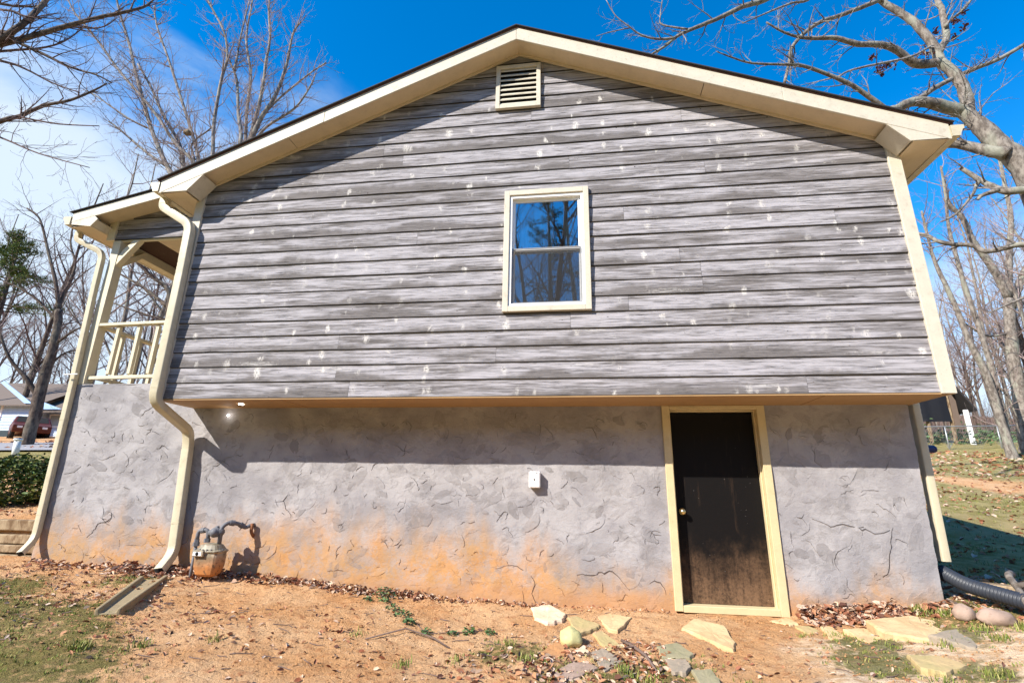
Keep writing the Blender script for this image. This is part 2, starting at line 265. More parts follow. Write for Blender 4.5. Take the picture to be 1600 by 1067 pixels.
def mat_stucco():
    s = Mt('trowelled_stucco', .9, .2)
    o = s.tc.outputs['Object']; c = s.sep(o); pd = s.attr('patch')
    n1 = s.noise(o, 2.2, 5); n2 = s.noise(o, 9, 5, .6); n3 = s.noise(o, 60, 4, .7)
    col = s.mix(s.rng(n1, .35, .65), (.385, .365, .37), (.285, .27, .28))
    col = s.mix(s.math('MULTIPLY', s.rng(n2, .5, .72), .45), col, (.24, .225, .24))
    col = s.mix(s.math('MULTIPLY', pd.outputs['Fac'], .62), col, (.19, .175, .175))
    col = s.mix(s.math('MULTIPLY', s.rng(n3, .56, .7), .25), col, (.17, .16, .17))
    col = s.mix(s.math('MULTIPLY', s.rng(s.noise(s.vec('Object', (1, 1, 1.3), (3, 0, 8)), 4.5, 7, .7, .8), .53, .62), .38), col, (.21, .195, .19))
    # splashed clay along the foot of the wall
    xr = s.math('MULTIPLY', s.rng(c[0], 3.4, 5.0, .0, .46), 1)
    xl = s.rng(c[0], -.2, .9, .06, 0)
    zz = s.math('ADD', s.math('ADD', c[2], xr), xl)
    drip = s.noise(s.vec('Object', (1.5, 1, .40)), 2.0, 6, .62)
    zz = s.math('SUBTRACT', zz, s.math('MULTIPLY', s.math('SUBTRACT', drip, .5), 1.05))
    st = s.rng(zz, -1.08, -1.70)
    spk = s.noise(o, 45, 5, .75)
    st = s.math('MULTIPLY', st, s.rng(s.math('ADD', s.math('MULTIPLY', s.noise(o, 5, 5, .65), .6), s.math('MULTIPLY', spk, .4)), .60, .44, .45, 1))
    st = s.math('MAXIMUM', st, s.math('MULTIPLY', s.rng(spk, .60, .66), s.rng(zz, -.9, -1.4, 0, .6)))
    st = s.math('MULTIPLY', st, s.math('SUBTRACT', 1.0, s.math('MULTIPLY', pd.outputs['Fac'], .45)))
    clay = s.mix(s.rng(n1, .3, .7), (.52, .26, .09), (.43, .26, .12))
    col = s.mix(s.math('MULTIPLY', st, .94), col, clay)
    foot = s.math('ADD', c[2], s.math('MULTIPLY', s.math('SUBTRACT', n2, .5), .2))
    col = s.mix(s.math('MULTIPLY', s.rng(foot, -1.80, -2.0), .75), col, (.47, .25, .12))
    crk = s.attr('crack')
    col = s.mix(crk.outputs['Fac'], col, (.05, .042, .04))
    dis = s.comb(s.math('ADD', c[0], s.math('MULTIPLY', s.math('SUBTRACT', n2, .5), .22)), 0.0, s.math('ADD', s.math('MULTIPLY', c[2], 1.5), s.math('MULTIPLY', s.math('SUBTRACT', s.noise(s.vec('Object', (1, 1, 1), (7, 0, 0)), 6, 4), .5), .25)))
    vo = s.n.new('ShaderNodeTexVoronoi'); s.L(dis, vo.inputs['Vector']); vo.inputs['Scale'].default_value = 6.5
    lay = s.math('MULTIPLY', s.sep(vo.outputs['Color'])[0], .55)
    b = s.math('ADD', s.math('ADD', s.math('MULTIPLY', n3, .25), lay), s.noise(s.vec('Object', (1, 1, 1.6)), 13, 6, .65, .6))
    s.bump(b, .010, .6)
    return s.col(col)

def mat_paint(name, c, rough=.5, dirt=.25, sc=1.0, dc=(.30, .22, .13)):
    s = Mt(name, rough, .35); o = s.tc.outputs['Object']
    n = s.noise(o, 5 * sc, 6, .65); n2 = s.noise(s.vec('Object', (1, 1, 1)), 40 * sc, 4, .7)
    col = s.mix(s.rng(n, .3, .7), c, tuple(v * .9 for v in c))
    col = s.mix(s.math('MULTIPLY', s.rng(n2, .58, .72), dirt), col, dc)
    col = s.mix(s.math('MULTIPLY', s.rng(n, .57, .72), dirt * .6), col, dc)
    s.bump(n2, .002, .5)
    return s.col(col)

def mat_bark(name, a, b, moss=0):
    s = Mt(name, .92, .15); o = s.vec('Object', (1, 1, .45))
    n = s.noise(o, 9, 6, .7); n2 = s.noise(o, 2.2, 4)
    col = s.mix(s.rng(n, .38, .62), a, b)
    if moss: col = s.mix(s.math('MULTIPLY', s.rng(n2, .5, .62), moss), col, (.30, .31, .24))
    s.bump(n, .03, .6)
    return s.col(col)

def mat_ground():
    s = Mt('red_clay_earth', .95, .1)
    z = s.attr('zone'); zc = s.n.new('ShaderNodeSeparateColor'); s.L(z.outputs['Color'], zc.inputs[0])
    moss, pale, yard = zc.outputs[0], zc.outputs[1], zc.outputs[2]
    o = s.tc.outputs['Object']
    n1 = s.noise(o, 1.6, 6, .6); n2 = s.noise(o, 11, 6, .65); n3 = s.noise(o, 75, 5, .7)
    st = s.noise(s.vec('Object', (1, 3.2, 1)), 5, 6, .65)
    clay = s.mix(s.rng(n1, .3, .7), (.66, .41, .22), (.56, .29, .125))
    clay = s.mix(s.math('MULTIPLY', s.rng(n2, .5, .7), .55), clay, (.33, .11, .04))
    clay = s.mix(s.math('MULTIPLY', s.rng(st, .55, .7), .35), clay, (.66, .44, .26))
    pl = s.mix(s.rng(st, .4, .62), (.76, .58, .40), (.56, .36, .20))
    clay = s.mix(s.rng(s.math('ADD', pale, s.math('MULTIPLY', s.math('SUBTRACT', n1, .5), .9)), .35, .65), clay, pl)
    clay = s.mix(s.math('MULTIPLY', s.rng(n3, .56, .68), .6), clay, (.20, .095, .05))
    sp = s.noise(o, 28, 6, .7)
    clay = s.mix(s.math('MULTIPLY', s.rng(sp, .56, .66), .5), clay, (.26, .14, .08))
    clay = s.mix(s.math('MULTIPLY', s.rng(sp, .42, .34), .4), clay, (.74, .54, .36))
    mo = s.mix(s.rng(n3, .4, .65), (.07, .085, .018), (.20, .19, .06))
    mo = s.mix(s.math('MULTIPLY', s.rng(n2, .52, .66), .6), mo, (.23, .15, .08))
    mf = s.rng(s.math('ADD', moss, s.math('ADD', s.math('MULTIPLY', s.math('SUBTRACT', n2, .5), 1.9), s.math('MULTIPLY', s.math('SUBTRACT', n1, .5), 1.6))), .38, .80)
    col = s.mix(s.math('MULTIPLY', mf, .85), clay, mo)
    # lawn of the yard and leaf-strewn slopes
    g1 = s.noise(o, .28, 6, .6); g2 = s.noise(o, 2.6, 6, .7)
    gr = s.mix(s.rng(g2, .38, .6), (.20, .175, .05), (.36, .29, .13))
    gr = s.mix(s.math('MULTIPLY', s.rng(g1, .5, .66), .6), gr, (.36, .27, .14))
    gr = s.mix(s.math('MULTIPLY', s.rng(n2, .55, .68), .4), gr, (.09, .06, .03))
    col = s.mix(s.rng(s.math('ADD', yard, s.math('MULTIPLY', s.math('SUBTRACT', n2, .5), .5)), .35, .65), col, gr)
    b = s.math('ADD', s.math('MULTIPLY', n3, .5), n2)
    s.bump(b, .045, 1.0)
    return s.col(col)

M = {}
M['siding'] = mat_siding(); M['stucco'] = mat_stucco(); M['ground'] = mat_ground()
M['trim'] = mat_paint('cream_trim_paint', (.60, .545, .44), .55, .55, 1.4)
M['soffit'] = mat_paint('cream_soffit_paint', (.66, .54, .38), .6, .2)
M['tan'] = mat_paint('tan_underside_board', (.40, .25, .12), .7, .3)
M['gutter'] = mat_paint('cream_gutter_enamel', (.58, .515, .37), .35, .35, 2.0)
M['doorframe'] = mat_paint('yellowed_cream_paint', (.62, .51, .30), .5, .3, 1.5, (.40, .28, .12))
M['porchtrim'] = mat_paint('porch_cream_paint', (.68, .61, .44), .55, .25)
M['shingle'] = mat_paint('dark_shingle', (.035, .032, .035), .9, .5, 1, (.09, .08, .08))
M['drip'] = mat_paint('maroon_drip_edge', (.10, .045, .04), .5, .2)
M['vinyl'] = mat_paint('white_vinyl', (.88, .88, .88), .35, .05)
M['pvc'] = mat_paint('white_pvc', (.8, .82, .80), .4, .1)
M['black'] = mat_paint('black_void', (.008, .007, .007), .9, 0)
M['ceilshade'] = mat_paint('shaded_porch_ceiling', (.05, .022, .014), .8, .3)  # shade of the porch ceiling put into the colour
M['rust'] = mat_paint('rusty_iron', (.27, .11, .05), .8, .6, 4, (.10, .05, .03))
M['roomwall'] = mat_paint('dim_room_wall', (.22, .20, .19), .9, 0)
M['bark'] = mat_bark('grey_bark', (.11, .09, .075), (.27, .235, .20), .5)
M['barkpale'] = mat_bark('pale_grey_bark', (.12, .095, .085), (.31, .275, .25), .3)
M['barkdark'] = mat_bark('dark_bark', (.055, .04, .035), (.15, .115, .09), .15)
M['twig'] = mat_bark('brown_twigs', (.20, .145, .135), (.36, .28, .25))
M['twigdark'] = mat_bark('dark_twigs', (.085, .06, .06), (.17, .12, .11))
M['timber'] = mat_bark('old_timber', (.16, .10, .055), (.36, .27, .17))
M['concrete'] = mat_paint('mossy_concrete', (.31, .24, .14), .9, .7, 2.5, (.15, .10, .05))
M['road'] = mat_paint('pale_road', (.30, .29, .30), .9, .3, .4, (.12, .12, .12))
M['metal'] = mat_paint('galvanised_metal', (.40, .41, .42), .45, .3)
M['metal'].node_tree.nodes['Principled BSDF'].inputs['Metallic'].default_value = .5
M['pipegrey'] = mat_paint('pitted_pipe_paint', (.15, .15, .165), .6, .6, 5, (.10, .07, .06))
M['navy'] = mat_paint('navy_plastic', (.012, .02, .11), .4, .0)
M['corr'] = mat_paint('black_corrugated_plastic', (.035, .04, .052), .45, .35, 3, (.13, .11, .09))
M['brass'] = mat_paint('worn_brass', (.70, .55, .28), .25, .2, 8)
M['brass'].node_tree.nodes['Principled BSDF'].inputs['Metallic'].default_value = .9
M['plastic'] = mat_paint('white_box_plastic', (.86, .84, .84), .45, .1, 4, (.45, .25, .15))
M['screenframe'] = mat_paint('grey_screen_frame', (.25, .25, .26), .5, 0)

def mat_door():
    s = Mt('dusty_black_door', .7, .12); o = s.tc.outputs['Object']; c = s.sep(o)
    n = s.noise(o, 6, 6, .65); n3 = s.noise(o, 34, 6, .8); run = s.noise(s.vec('Object', (9, 1, .9)), 2, 6, .7)
    zz = s.math('ADD', c[2], s.math('MULTIPLY', s.math('SUBTRACT', n, .5), .7))
    st = s.rng(zz, -1.35, -2.0)
    st = s.math('MULTIPLY', st, s.rng(s.math('ADD', s.math('MULTIPLY', n3, .55), s.math('MULTIPLY', run, .45)), .38, .60, .25, 1))
    st = s.math('MAXIMUM', st, s.math('MULTIPLY', s.rng(run, .58, .72), .10))
    col = s.mix(st, (.007, .006, .006), (.18, .105, .06))
    fl = s.vor(s.vec('Object', (1, 1, 1.3)), 21, 0)
    f2 = s.math('MULTIPLY', s.rng(fl, .08, .03), s.rng(n, .52, .62))
    col = s.mix(s.math('MULTIPLY', f2, .8), col, (.35, .32, .30))
    s.L(s.rng(st, 0, 1, .55, .85), s.p.inputs['Roughness'])
    return s.col(col)
M['door'] = mat_door()

def mat_meter():
    s = Mt('clay_stained_meter', .55, .4); c = s.sep(s.tc.outputs['Object']); n = s.noise(s.tc.outputs['Object'], 9, 5)
    zz = s.math('ADD', c[2], s.math('MULTIPLY', s.math('SUBTRACT', n, .5), .22))
    col = s.mix(s.rng(n, .4, .6), (.36, .32, .23), (.18, .15, .10))
    col = s.mix(s.rng(zz, -1.60, -1.84), col, (.50, .20, .06))
    col = s.mix(s.rng(s.noise(s.tc.outputs['Object'], 30, 5, .7), .52, .66), col, (.16, .08, .04))
    return s.col(col)
M['meter'] = mat_meter()

def mat_stone(name, a, b, c3):
    s = Mt(name, .85, .2); o = s.tc.outputs['Object']
    n = s.noise(o, 4, 6, .65); n2 = s.noise(o, 30, 5, .7)
    col = s.mix(s.rng(n, .35, .62), a, b)
    col = s.mix(s.math('MULTIPLY', s.rng(n2, .54, .68), .5), col, c3)
    s.bump(s.math('ADD', n, s.math('MULTIPLY', n2, .4)), .012, .7)
    return s.col(col)
M['st_yellow'] = mat_stone('yellow_sandstone', (.62, .47, .26), (.52, .36, .19), (.34, .22, .12))
M['st_olive'] = mat_stone('olive_sandstone', (.42, .34, .16), (.48, .35, .18), (.26, .19, .10))
M['st_grey'] = mat_stone('grey_slate', (.27, .235, .18), (.34, .27, .20), (.18, .15, .12))
M['st_green'] = mat_stone('greenish_slate', (.26, .24, .14), (.33, .29, .18), (.16, .15, .09))
M['st_rust'] = mat_stone('rusty_stone', (.55, .27, .11), (.42, .22, .10), (.25, .12, .07))
M['st_white'] = mat_stone('whitish_stone', (.74, .60, .46), (.66, .48, .32), (.40, .28, .20))
M['st_pink'] = mat_stone('pinkish_stone', (.40, .29, .23), (.31, .22, .17), (.20, .14, .10))
M['st_lichen'] = mat_stone('lichen_stone', (.60, .56, .28), (.48, .44, .20), (.33, .30, .16))

def mat_leaf(name, cols, rough=.7):
    s = Mt(name, rough, .2); r = s.attr('rnd').outputs['Fac']
    col = cols[0]
    for i, c in enumerate(cols[1:]): col = s.mix(s.rng(r, (i + .7) / len(cols), (i + 1.1) / len(cols)), col, c)
    return s.col(col)
M['litter'] = mat_leaf('dead_leaves', [(.26, .10, .055), (.42, .21, .11), (.14, .065, .045), (.58, .42, .30), (.34, .15, .08), (.48, .36, .28)])
M['deadleaf'] = mat_leaf('hanging_dead_leaves', [(.12, .04, .03), (.20, .07, .04), (.07, .03, .025)])
M['grass'] = mat_leaf('grass_blades', [(.15, .20, .035), (.24, .26, .06), (.36, .32, .12), (.11, .14, .03)])
M['weed'] = mat_leaf('weed_leaves', [(.09, .16, .05), (.14, .22, .09), (.05, .09, .04)])
M['bush'] = mat_leaf('shrub_leaves', [(.02, .045, .012), (.045, .085, .02), (.09, .14, .035), (.16, .18, .05)], .45)
M['pine'] = mat_leaf('pine_needles', [(.035, .07, .015), (.09, .13, .025), (.16, .18, .04)])
M['brush'] = mat_leaf('brush_stems', [(.16, .11, .09), (.23, .17, .13), (.12, .075, .065)])

def mat_glass():
    m = bpy.data.materials.new('window_glass'); m.use_nodes = True; t = m.node_tree; n = t.nodes; n.clear()
    o = n.new('ShaderNodeOutputMaterial'); mx = n.new('ShaderNodeMixShader'); g = n.new('ShaderNodeBsdfGlossy'); tr = n.new('ShaderNodeBsdfTransparent')
    g.inputs['Roughness'].default_value = .01; g.inputs['Color'].default_value = (.92, .96, 1, 1); tr.inputs[0].default_value = (.82, .86, .86, 1)
    fr = n.new('ShaderNodeFresnel'); fr.inputs[0].default_value = 1.5
    ma = n.new('ShaderNodeMath'); ma.operation = 'MULTIPLY_ADD'; ma.inputs[1].default_value = 1.0; ma.inputs[2].default_value = .22
    ma.use_clamp = True
    nz = n.new('ShaderNodeTexNoise'); nz.inputs['Scale'].default_value = 2.2; nz.inputs['Detail'].default_value = 1
    bp = n.new('ShaderNodeBump'); bp.inputs['Distance'].default_value = .0008; bp.inputs['Strength'].default_value = .3
    t.links.new(nz.outputs[0], bp.inputs['Height']); t.links.new(bp.outputs[0], g.inputs['Normal'])
    t.links.new(fr.outputs[0], ma.inputs[0]); t.links.new(ma.outputs[0], mx.inputs[0])
    t.links.new(tr.outputs[0], mx.inputs[1]); t.links.new(g.outputs[0], mx.inputs[2]); t.links.new(mx.outputs[0], o.inputs[0])
    return m
M['glass'] = mat_glass()
def mat_screen():
    m = bpy.data.materials.new('insect_screen'); m.use_nodes = True; t = m.node_tree; n = t.nodes; p = n['Principled BSDF']
    p.inputs['Base Color'].default_value = (.03, .03, .035, 1); p.inputs['Alpha'].default_value = .38; p.inputs['Roughness'].default_value = .7
    return m
M['screen'] = mat_screen()
s_ = Mt('sheer_curtain', .9, .1); s_.p.inputs['Alpha'].default_value = .85
M['curtain'] = s_.col((.9, .9, .92))
def emis(name, c, st):
    m = bpy.data.materials.new(name); m.use_nodes = True; p = m.node_tree.nodes['Principled BSDF']
    p.inputs['Emission Color'].default_value = (*c, 1); p.inputs['Emission Strength'].default_value = st; return m
M['glint'] = emis('glowing_glint', (1, .97, .92), 9)  # emission stands in for bright glints, no lamp here

# ---------------------------------------------------------------- mesh helpers
class MB:
    def __init__(s): s.v = []; s.f = []; s.mi = []; s.a = {}; s.sm = []
    def add(s, vs, fs, mi=0, smooth=False, **at):
        o = len(s.v); s.v += [tuple(v) for v in vs]
        for f in fs: s.f.append(tuple(i + o for i in f)); s.mi.append(mi); s.sm.append(smooth)
        for k, val in at.items():
            l = s.a.setdefault(k, []); l += [0.0] * (o - len(l)); l += (list(val) if isinstance(val, (list, tuple)) else [val] * len(vs))
    def box(s, a, b, mi=0, **at):
        (x0, y0, z0), (x1, y1, z1) = a, b
        s.add([(x0, y0, z0), (x1, y0, z0), (x1, y1, z0), (x0, y1, z0), (x0, y0, z1), (x1, y0, z1), (x1, y1, z1), (x0, y1, z1)],
              [(0, 3, 2, 1), (4, 5, 6, 7), (0, 1, 5, 4), (1, 2, 6, 5), (2, 3, 7, 6), (3, 0, 4, 7)], mi, **at)
    def prism(s, poly, y0, y1, mi=0):                       # polygon in x-z, extruded along y
        n = len(poly); vs = [(x, y0, z) for x, z in poly] + [(x, y1, z) for x, z in poly]
        s.add(vs, [tuple(range(n)), tuple(range(2 * n - 1, n - 1, -1))] + [(i + n, (i + 1) % n + n, (i + 1) % n, i) for i in range(n)], mi)
    def bar(s, p, q, w, d, up=(0, 0, 1), mi=0):
        p, q = Vector(p), Vector(q); t = (q - p).normalized(); a = t.cross(Vector(up)).normalized() * w / 2; b = a.cross(t).normalized() * d / 2
        vs = [p - a - b, p + a - b, p + a + b, p - a + b, q - a - b, q + a - b, q + a + b, q - a + b]
        s.add(vs, [(3, 2, 1, 0), (4, 5, 6, 7), (0, 1, 5, 4), (1, 2, 6, 5), (2, 3, 7, 6), (3, 0, 4, 7)], mi)
    def tube(s, pts, rad, n=8, cap=True, smooth=True, mi=0, sect=None, ref=None, **at):
        P = [Vector(p) for p in pts]; k = len(P)
        if not isinstance(rad, (list, tuple)): rad = [rad] * k
        vs = []; up = Vector(ref) if ref else None
        for i in range(k):
            t = (P[min(i + 1, k - 1)] - P[max(i - 1, 0)])
            if t.length < 1e-9: t = Vector((0, 0, 1))
            t.normalize()
            if up is None: up = Vector((0, 0, 1)) if abs(t.z) < .9 else Vector((1, 0, 0))
            a = t.cross(up)
            if a.length < 1e-6: a = t.orthogonal()
            a.normalize(); b = a.cross(t).normalized(); up = b
            for j in range(n):
                if sect: u, w = sect[j]
                else: u, w = math.cos(2 * math.pi * j / n), math.sin(2 * math.pi * j / n)
                vs.append(P[i] + a * u * rad[i] + b * w * rad[i])
        fs = [(i * n + j, i * n + (j + 1) % n, (i + 1) * n + (j + 1) % n, (i + 1) * n + j) for i in range(k - 1) for j in range(n)]
        if cap: fs += [tuple(range(n - 1, -1, -1)), tuple(range((k - 1) * n, k * n))]
        s.add(vs, fs, mi, smooth, **at)
    def build(s, name, mats, parent=None, loc=None):
        me = bpy.data.meshes.new(name); me.from_pydata(s.v, [], s.f)
        if not isinstance(mats, (list, tuple)): mats = [mats]
        for mm in mats: me.materials.append(M[mm] if isinstance(mm, str) else mm)
        if any(s.mi): me.polygons.foreach_set('material_index', s.mi)
        me.polygons.foreach_set('use_smooth', s.sm)
        for k, val in s.a.items():
            val = val + [0.0] * (len(s.v) - len(val)) if not isinstance(val[-1], tuple) else val
            if isinstance(val[-1], tuple):
                at = me.attributes.new(k, 'FLOAT_VECTOR', 'POINT')
                fl = []
                for q in val: fl += list(q) if isinstance(q, tuple) else [0, 0, 0]
                at.data.foreach_set('vector', fl)
            else:
                me.attributes.new(k, 'FLOAT', 'POINT').data.foreach_set('value', val)
        me.update()
        o = bpy.data.objects.new(name, me); C.objects.link(o)
        if parent is not None: par(o, parent)
        return o
def par(o, p):
    o.parent = p; o.matrix_parent_inverse = Matrix.Translation(-Vector(WL(p)))
def WL(p):
    return p['_w'] if '_w' in p else (0, 0, 0)
def thing(name, label, cat, loc, group=None):
    o = bpy.data.objects.new(name, None); C.objects.link(o); o.location = loc; o['_w'] = tuple(loc); o.empty_display_size = .2
    o['label'] = label; o['category'] = cat
    if group: o['group'] = group
    return o
def tag(o, label=None, cat=None, group=None, kind=None):
    for k, v in (('label', label), ('category', cat), ('group', group), ('kind', kind)):
        if v: o[k] = v
    return o
def bevel(o, w=.004, seg=1):
    b = o.modifiers.new('bevel', 'BEVEL'); b.width = w; b.segments = seg; b.limit_method = 'ANGLE'; return o
def rnd(a, b): return random.uniform(a, b)
# ================================================================ GROUND
def zones(x, y):
    n = noise.noise(Vector((x * .9, y * .9, 3)))
    moss = pale = yard = 0.0
    moss = max(moss, .8 * sst((1.0 - x - 1.5 * (y + .55) + n * .9) / 1.5) * sst((.25 - y + .4 * n) / .7))                 # bottom-left corner of the picture
    for cx, cy, r in ((4.15, -.75, .42), (4.7, -1.1, .5), (6.9, -.22, .3), (6.75, -.62, .36), (7.7, -.1, .5), (8.3, .5, .8), (7.9, .3, .35), (5.2, -.9, .4), (.0, .1, .4), (7.3, -.85, .25)):
        moss = max(moss, sst(1.4 - math.hypot(x - cx, (y - cy) * 1.2) / r) * .8)
    pale = sst((x - 5.4) / 1.4) * sst((.45 - y) / .9) * .75 + .25 * sst((x - 1.2) / 1) * sst((3.5 - x) / 1) * sst((.3 - y) / .5)
    if y > .75 and (x > 8.3): yard = sst((y - .9) / 1.6)
    if x > 9: yard = max(yard, sst((x - 9) / 1.2) * sst((y + .3) / 1))
    if y > 1 and x < -1.9: yard = sst((y - 4) / 2) * sst((11.5 - y) / 1.0)
    if y > 34 or x > 60: yard = .25
    if y < -4: yard = max(yard, sst((-4 - y) / 2))
    # bare red patch in the back yard, leafy orange slope across the road
    yard *= 1 - .8 * sst((1.7 - math.hypot((x - 17.2) / 3.6, (y - 12.3) / 2.2) + 1.6 * noise.noise(Vector((x * .7, y * .9, 8)))) / 1.8)
    return moss, pale, yard
def gz(x, y):
    z = h(x, y)
    if -4 < x < 10.5 and -4 < y < 3:
        z += .035 * noise.noise(Vector((x * 1.3, y * 1.3, 0))) * min(1, max(0, (.75 - y) * 3)) + .018 * noise.noise(Vector((x * 6, y * 6, 5))) + .011 * noise.noise(Vector((x * 19, y * 19, 9)))
        z += .05 * max(0, 1 - abs(x - 1.1) / .9) * sst((.62 - y) / .1) * sst((y - .1) / .4)      # heap against the wall
    else: z += .05 * noise.noise(Vector((x * .5, y * .5, 0)))
    return z
def axis(lo, hi, st, far, g=1.22):
    a = [lo + st * i for i in range(int((hi - lo) / st) + 1)]
    s = st; v = a[-1]
    while v < far: s *= g; v += s; a.append(v)
    s = st; v = a[0]; l = []
    while v > -far: s *= g; v -= s; l.append(v)
    return l[::-1] + a
ax = axis(-2.6, 9.4, .035, 900); ay = axis(-2.3, .8, .035, 900, 1.16)
ay = sorted(set(ay + [.88, .9, .92, .95]))
vs = [(x, y, gz(x, y)) for y in ay for x in ax]; nx = len(ax)
fs = [(j * nx + i, j * nx + i + 1, (j + 1) * nx + i + 1, (j + 1) * nx + i) for j in range(len(ay) - 1) for i in range(nx - 1)]
me = bpy.data.meshes.new('ground'); me.from_pydata(vs, [], fs)
me.polygons.foreach_set('use_smooth', [True] * len(fs))
ca = me.color_attributes.new('zone', 'FLOAT_COLOR', 'POINT'); fl = []
for v in vs: fl += [*zones(v[0], v[1]), 1]
ca.data.foreach_set('color', fl); me.materials.append(M['ground']); me.update()
gr = bpy.data.objects.new('ground', me); C.objects.link(gr); tag(gr, kind='structure')

def strip(name, pts, w, mat, lift=.004, n=80):
    b = MB(); P = []
    for i in range(n + 1):
        t = i / n * (len(pts) - 1); k = min(int(t), len(pts) - 2); f = t - k
        P.append((pts[k][0] * (1 - f) + pts[k + 1][0] * f, pts[k][1] * (1 - f) + pts[k + 1][1] * f))
    V = []; m_ = 8
    for i, (x, y) in enumerate(P):
        a = P[max(0, i - 1)]; c = P[min(n, i + 1)]; d = Vector((c[0] - a[0], c[1] - a[1])).normalized(); nn = (-d.y, d.x)
        for j in range(m_ + 1):
            u = (j / m_ - .5) * w; X = x + nn[0] * u; Y = y + nn[1] * u
            V.append((X, Y, h(X, Y) + .06 + lift))
    b.add(V, [(i * (m_ + 1) + j, i * (m_ + 1) + j + 1, (i + 1) * (m_ + 1) + j + 1, (i + 1) * (m_ + 1) + j) for i in range(n) for j in range(m_)], 0, True)
    return b.build(name, mat)
tag(strip('road', [(-90, 3), (-45, 7.2), (-22, 10.3), (-8, 12.5), (10, 14.5), (30, 15)][:4], 4.0, 'road'), kind='structure')

# ================================================================ HOUSE
house = thing('wood_house', 'single storey house with weathered grey lap siding above a trowelled stucco basement wall', 'house', (4, .6, -2.05))
YB = .61; D = 9.0; PIT = .4167
def rl(x): return 4.41 - PIT * abs(x - 4)
BZ = [0.0] + [.183 + .1782 * i for i in range(26)]
WX0, WX1, WZ0, WZ1 = 3.93, 4.76, .98, 2.34
def planks(name, x0, x1, z0, zfun, y, hole=None, parent=None, zs=BZ, xdir=True, seed=1, warp=True, brk=()):
    R = random.Random(seed); b = MB()
    for bi in range(len(zs) - 1):
        za, zb = zs[bi], zs[bi + 1]
        if zb <= z0: continue
        # joints along the board
        js = [x0]; x = x0 + R.uniform(1.5, 6.8)
        while x < x1 - .6: js.append(x); x += R.choice((4.88, 6.1, 6.1, 7.3)) * R.uniform(.92, 1.05)
        js.append(x1)
        for k in range(len(js) - 1):
            a, c = js[k] + (.0012 if k else 0), js[k + 1] - .0012
            r = R.random(); off = R.uniform(0, 50); dy = R.uniform(-.0015, .0015); dz = R.uniform(-.002, .002)
            cuts = {a, c}; x = a
            while x < c: cuts.add(x); x += .22
            for xx in brk:
                if a < xx < c: cuts.add(xx)
            for zz in (za, zb):                     # where the roof line crosses
                for sgn in (-1, 1):
                    xx = 4 + sgn * (4.41 - zz) / PIT if zfun is rl else None
                    if xx is not None and a < xx < c: cuts.add(xx)
            if hole:
                for xx in hole[:2]:
                    if a < xx < c: cuts.add(xx)
            cuts = sorted(cuts)
            wv = {xx: (.0018 * noise.noise(Vector((xx * 2, bi * 3.1, r * 9))) + dz, .002 * noise.noise(Vector((xx * 1.3, bi * 7.7, 4)))) for xx in cuts}
            for i in range(len(cuts) - 1):
                p, q = cuts[i], cuts[i + 1]
                if q - p < 1e-5 or (zfun and zfun((p + q) / 2) <= za + .003): continue
                zr = [(za, zb)]
                if hole and p >= hole[0] - 1e-6 and q <= hole[1] + 1e-6:
                    zr = [(za, min(zb, hole[2])), (max(za, hole[3]), zb)]
                for (u, v) in zr:
                    if v - u < .004: continue
                    vs = []; at = []
                    for (xx, cz) in ((p, u), (q, u), (q, v), (p, v)):
                        zz = cz
                        if zfun: zz = min(zz, zfun(xx))
                        zz = max(zz, z0)
                        t = (zz - za) / (zb - za)
                        wz, wy = wv[xx]
                        zw = zz + (wz if t < .02 and bi > 0 else 0)
                        Y = y + .0135 * t + dy + wy
                        vs.append((xx, Y, zw) if xdir else (Y, xx, zw)); at.append((xx + off, t, r))
                    if max(w_[2] for w_ in vs) - min(w_[2] for w_ in vs) < .003: continue
                    b.add(vs, [(0, 1, 2, 3)], plank=at)
                    if u == za:                     # butt edge
                        dp = .022
                        e = [vs[0], vs[1]] + [((vx[0], y + dp, vx[2]) if xdir else (y + dp, vx[1], vx[2])) for vx in (vs[1], vs[0])]
                        b.add(e, [(3, 2, 1, 0)], plank=[(at[0][0], 0, r)] * 4)
    return b.build(name, 'siding', parent)
planks('siding', -.02, 7.985, 0, rl, 0, (WX0, WX1, WZ0, WZ1), house, brk=[4.0])
# wall core behind the boards, with the window opening, side walls, back wall, floor and ceiling
b = MB(); yc0, yc1 = .024, .12
def gable(b, x0, x1, z0, z1, ya, yb):
    xs = sorted({x0, x1, *([4] if x0 < 4 < x1 else [])})
    for i in range(len(xs) - 1):
        p, q = xs[i], xs[i + 1]
        b.prism([(p, z0), (q, z0), (q, min(z1, rl(q) + .02)), (p, min(z1, rl(p) + .02))], ya, yb)
gable(b, -.115, WX0, .0, 9, yc0, yc1); gable(b, WX1, 8.075, .0, 9, yc0, yc1)
gable(b, WX0, WX1, .0, WZ0, yc0, yc1); gable(b, WX0, WX1, WZ1, 9, yc0, yc1)
b.box((-.115, yc1, .0), (-.03, D, 2.70)); b.box((7.99, yc1, .0), (8.075, D, 2.70)); gable(b, -.115, 8.075, 0, 9, D - .1, D)
b.box((-.03, yc1, .02), (7.99, D - .1, .1)); b.box((-.03, yc1, 2.45), (7.99, D - .1, 2.5))
b.build('wall_core', 'roomwall', house)
sw = planks('side_siding', .02, D, 0, None, 0, None, None, zs=BZ[:17], xdir=False, seed=5)
for v in sw.data.vertices: v.co.x = 8.092 - v.co.x
par(sw, house)
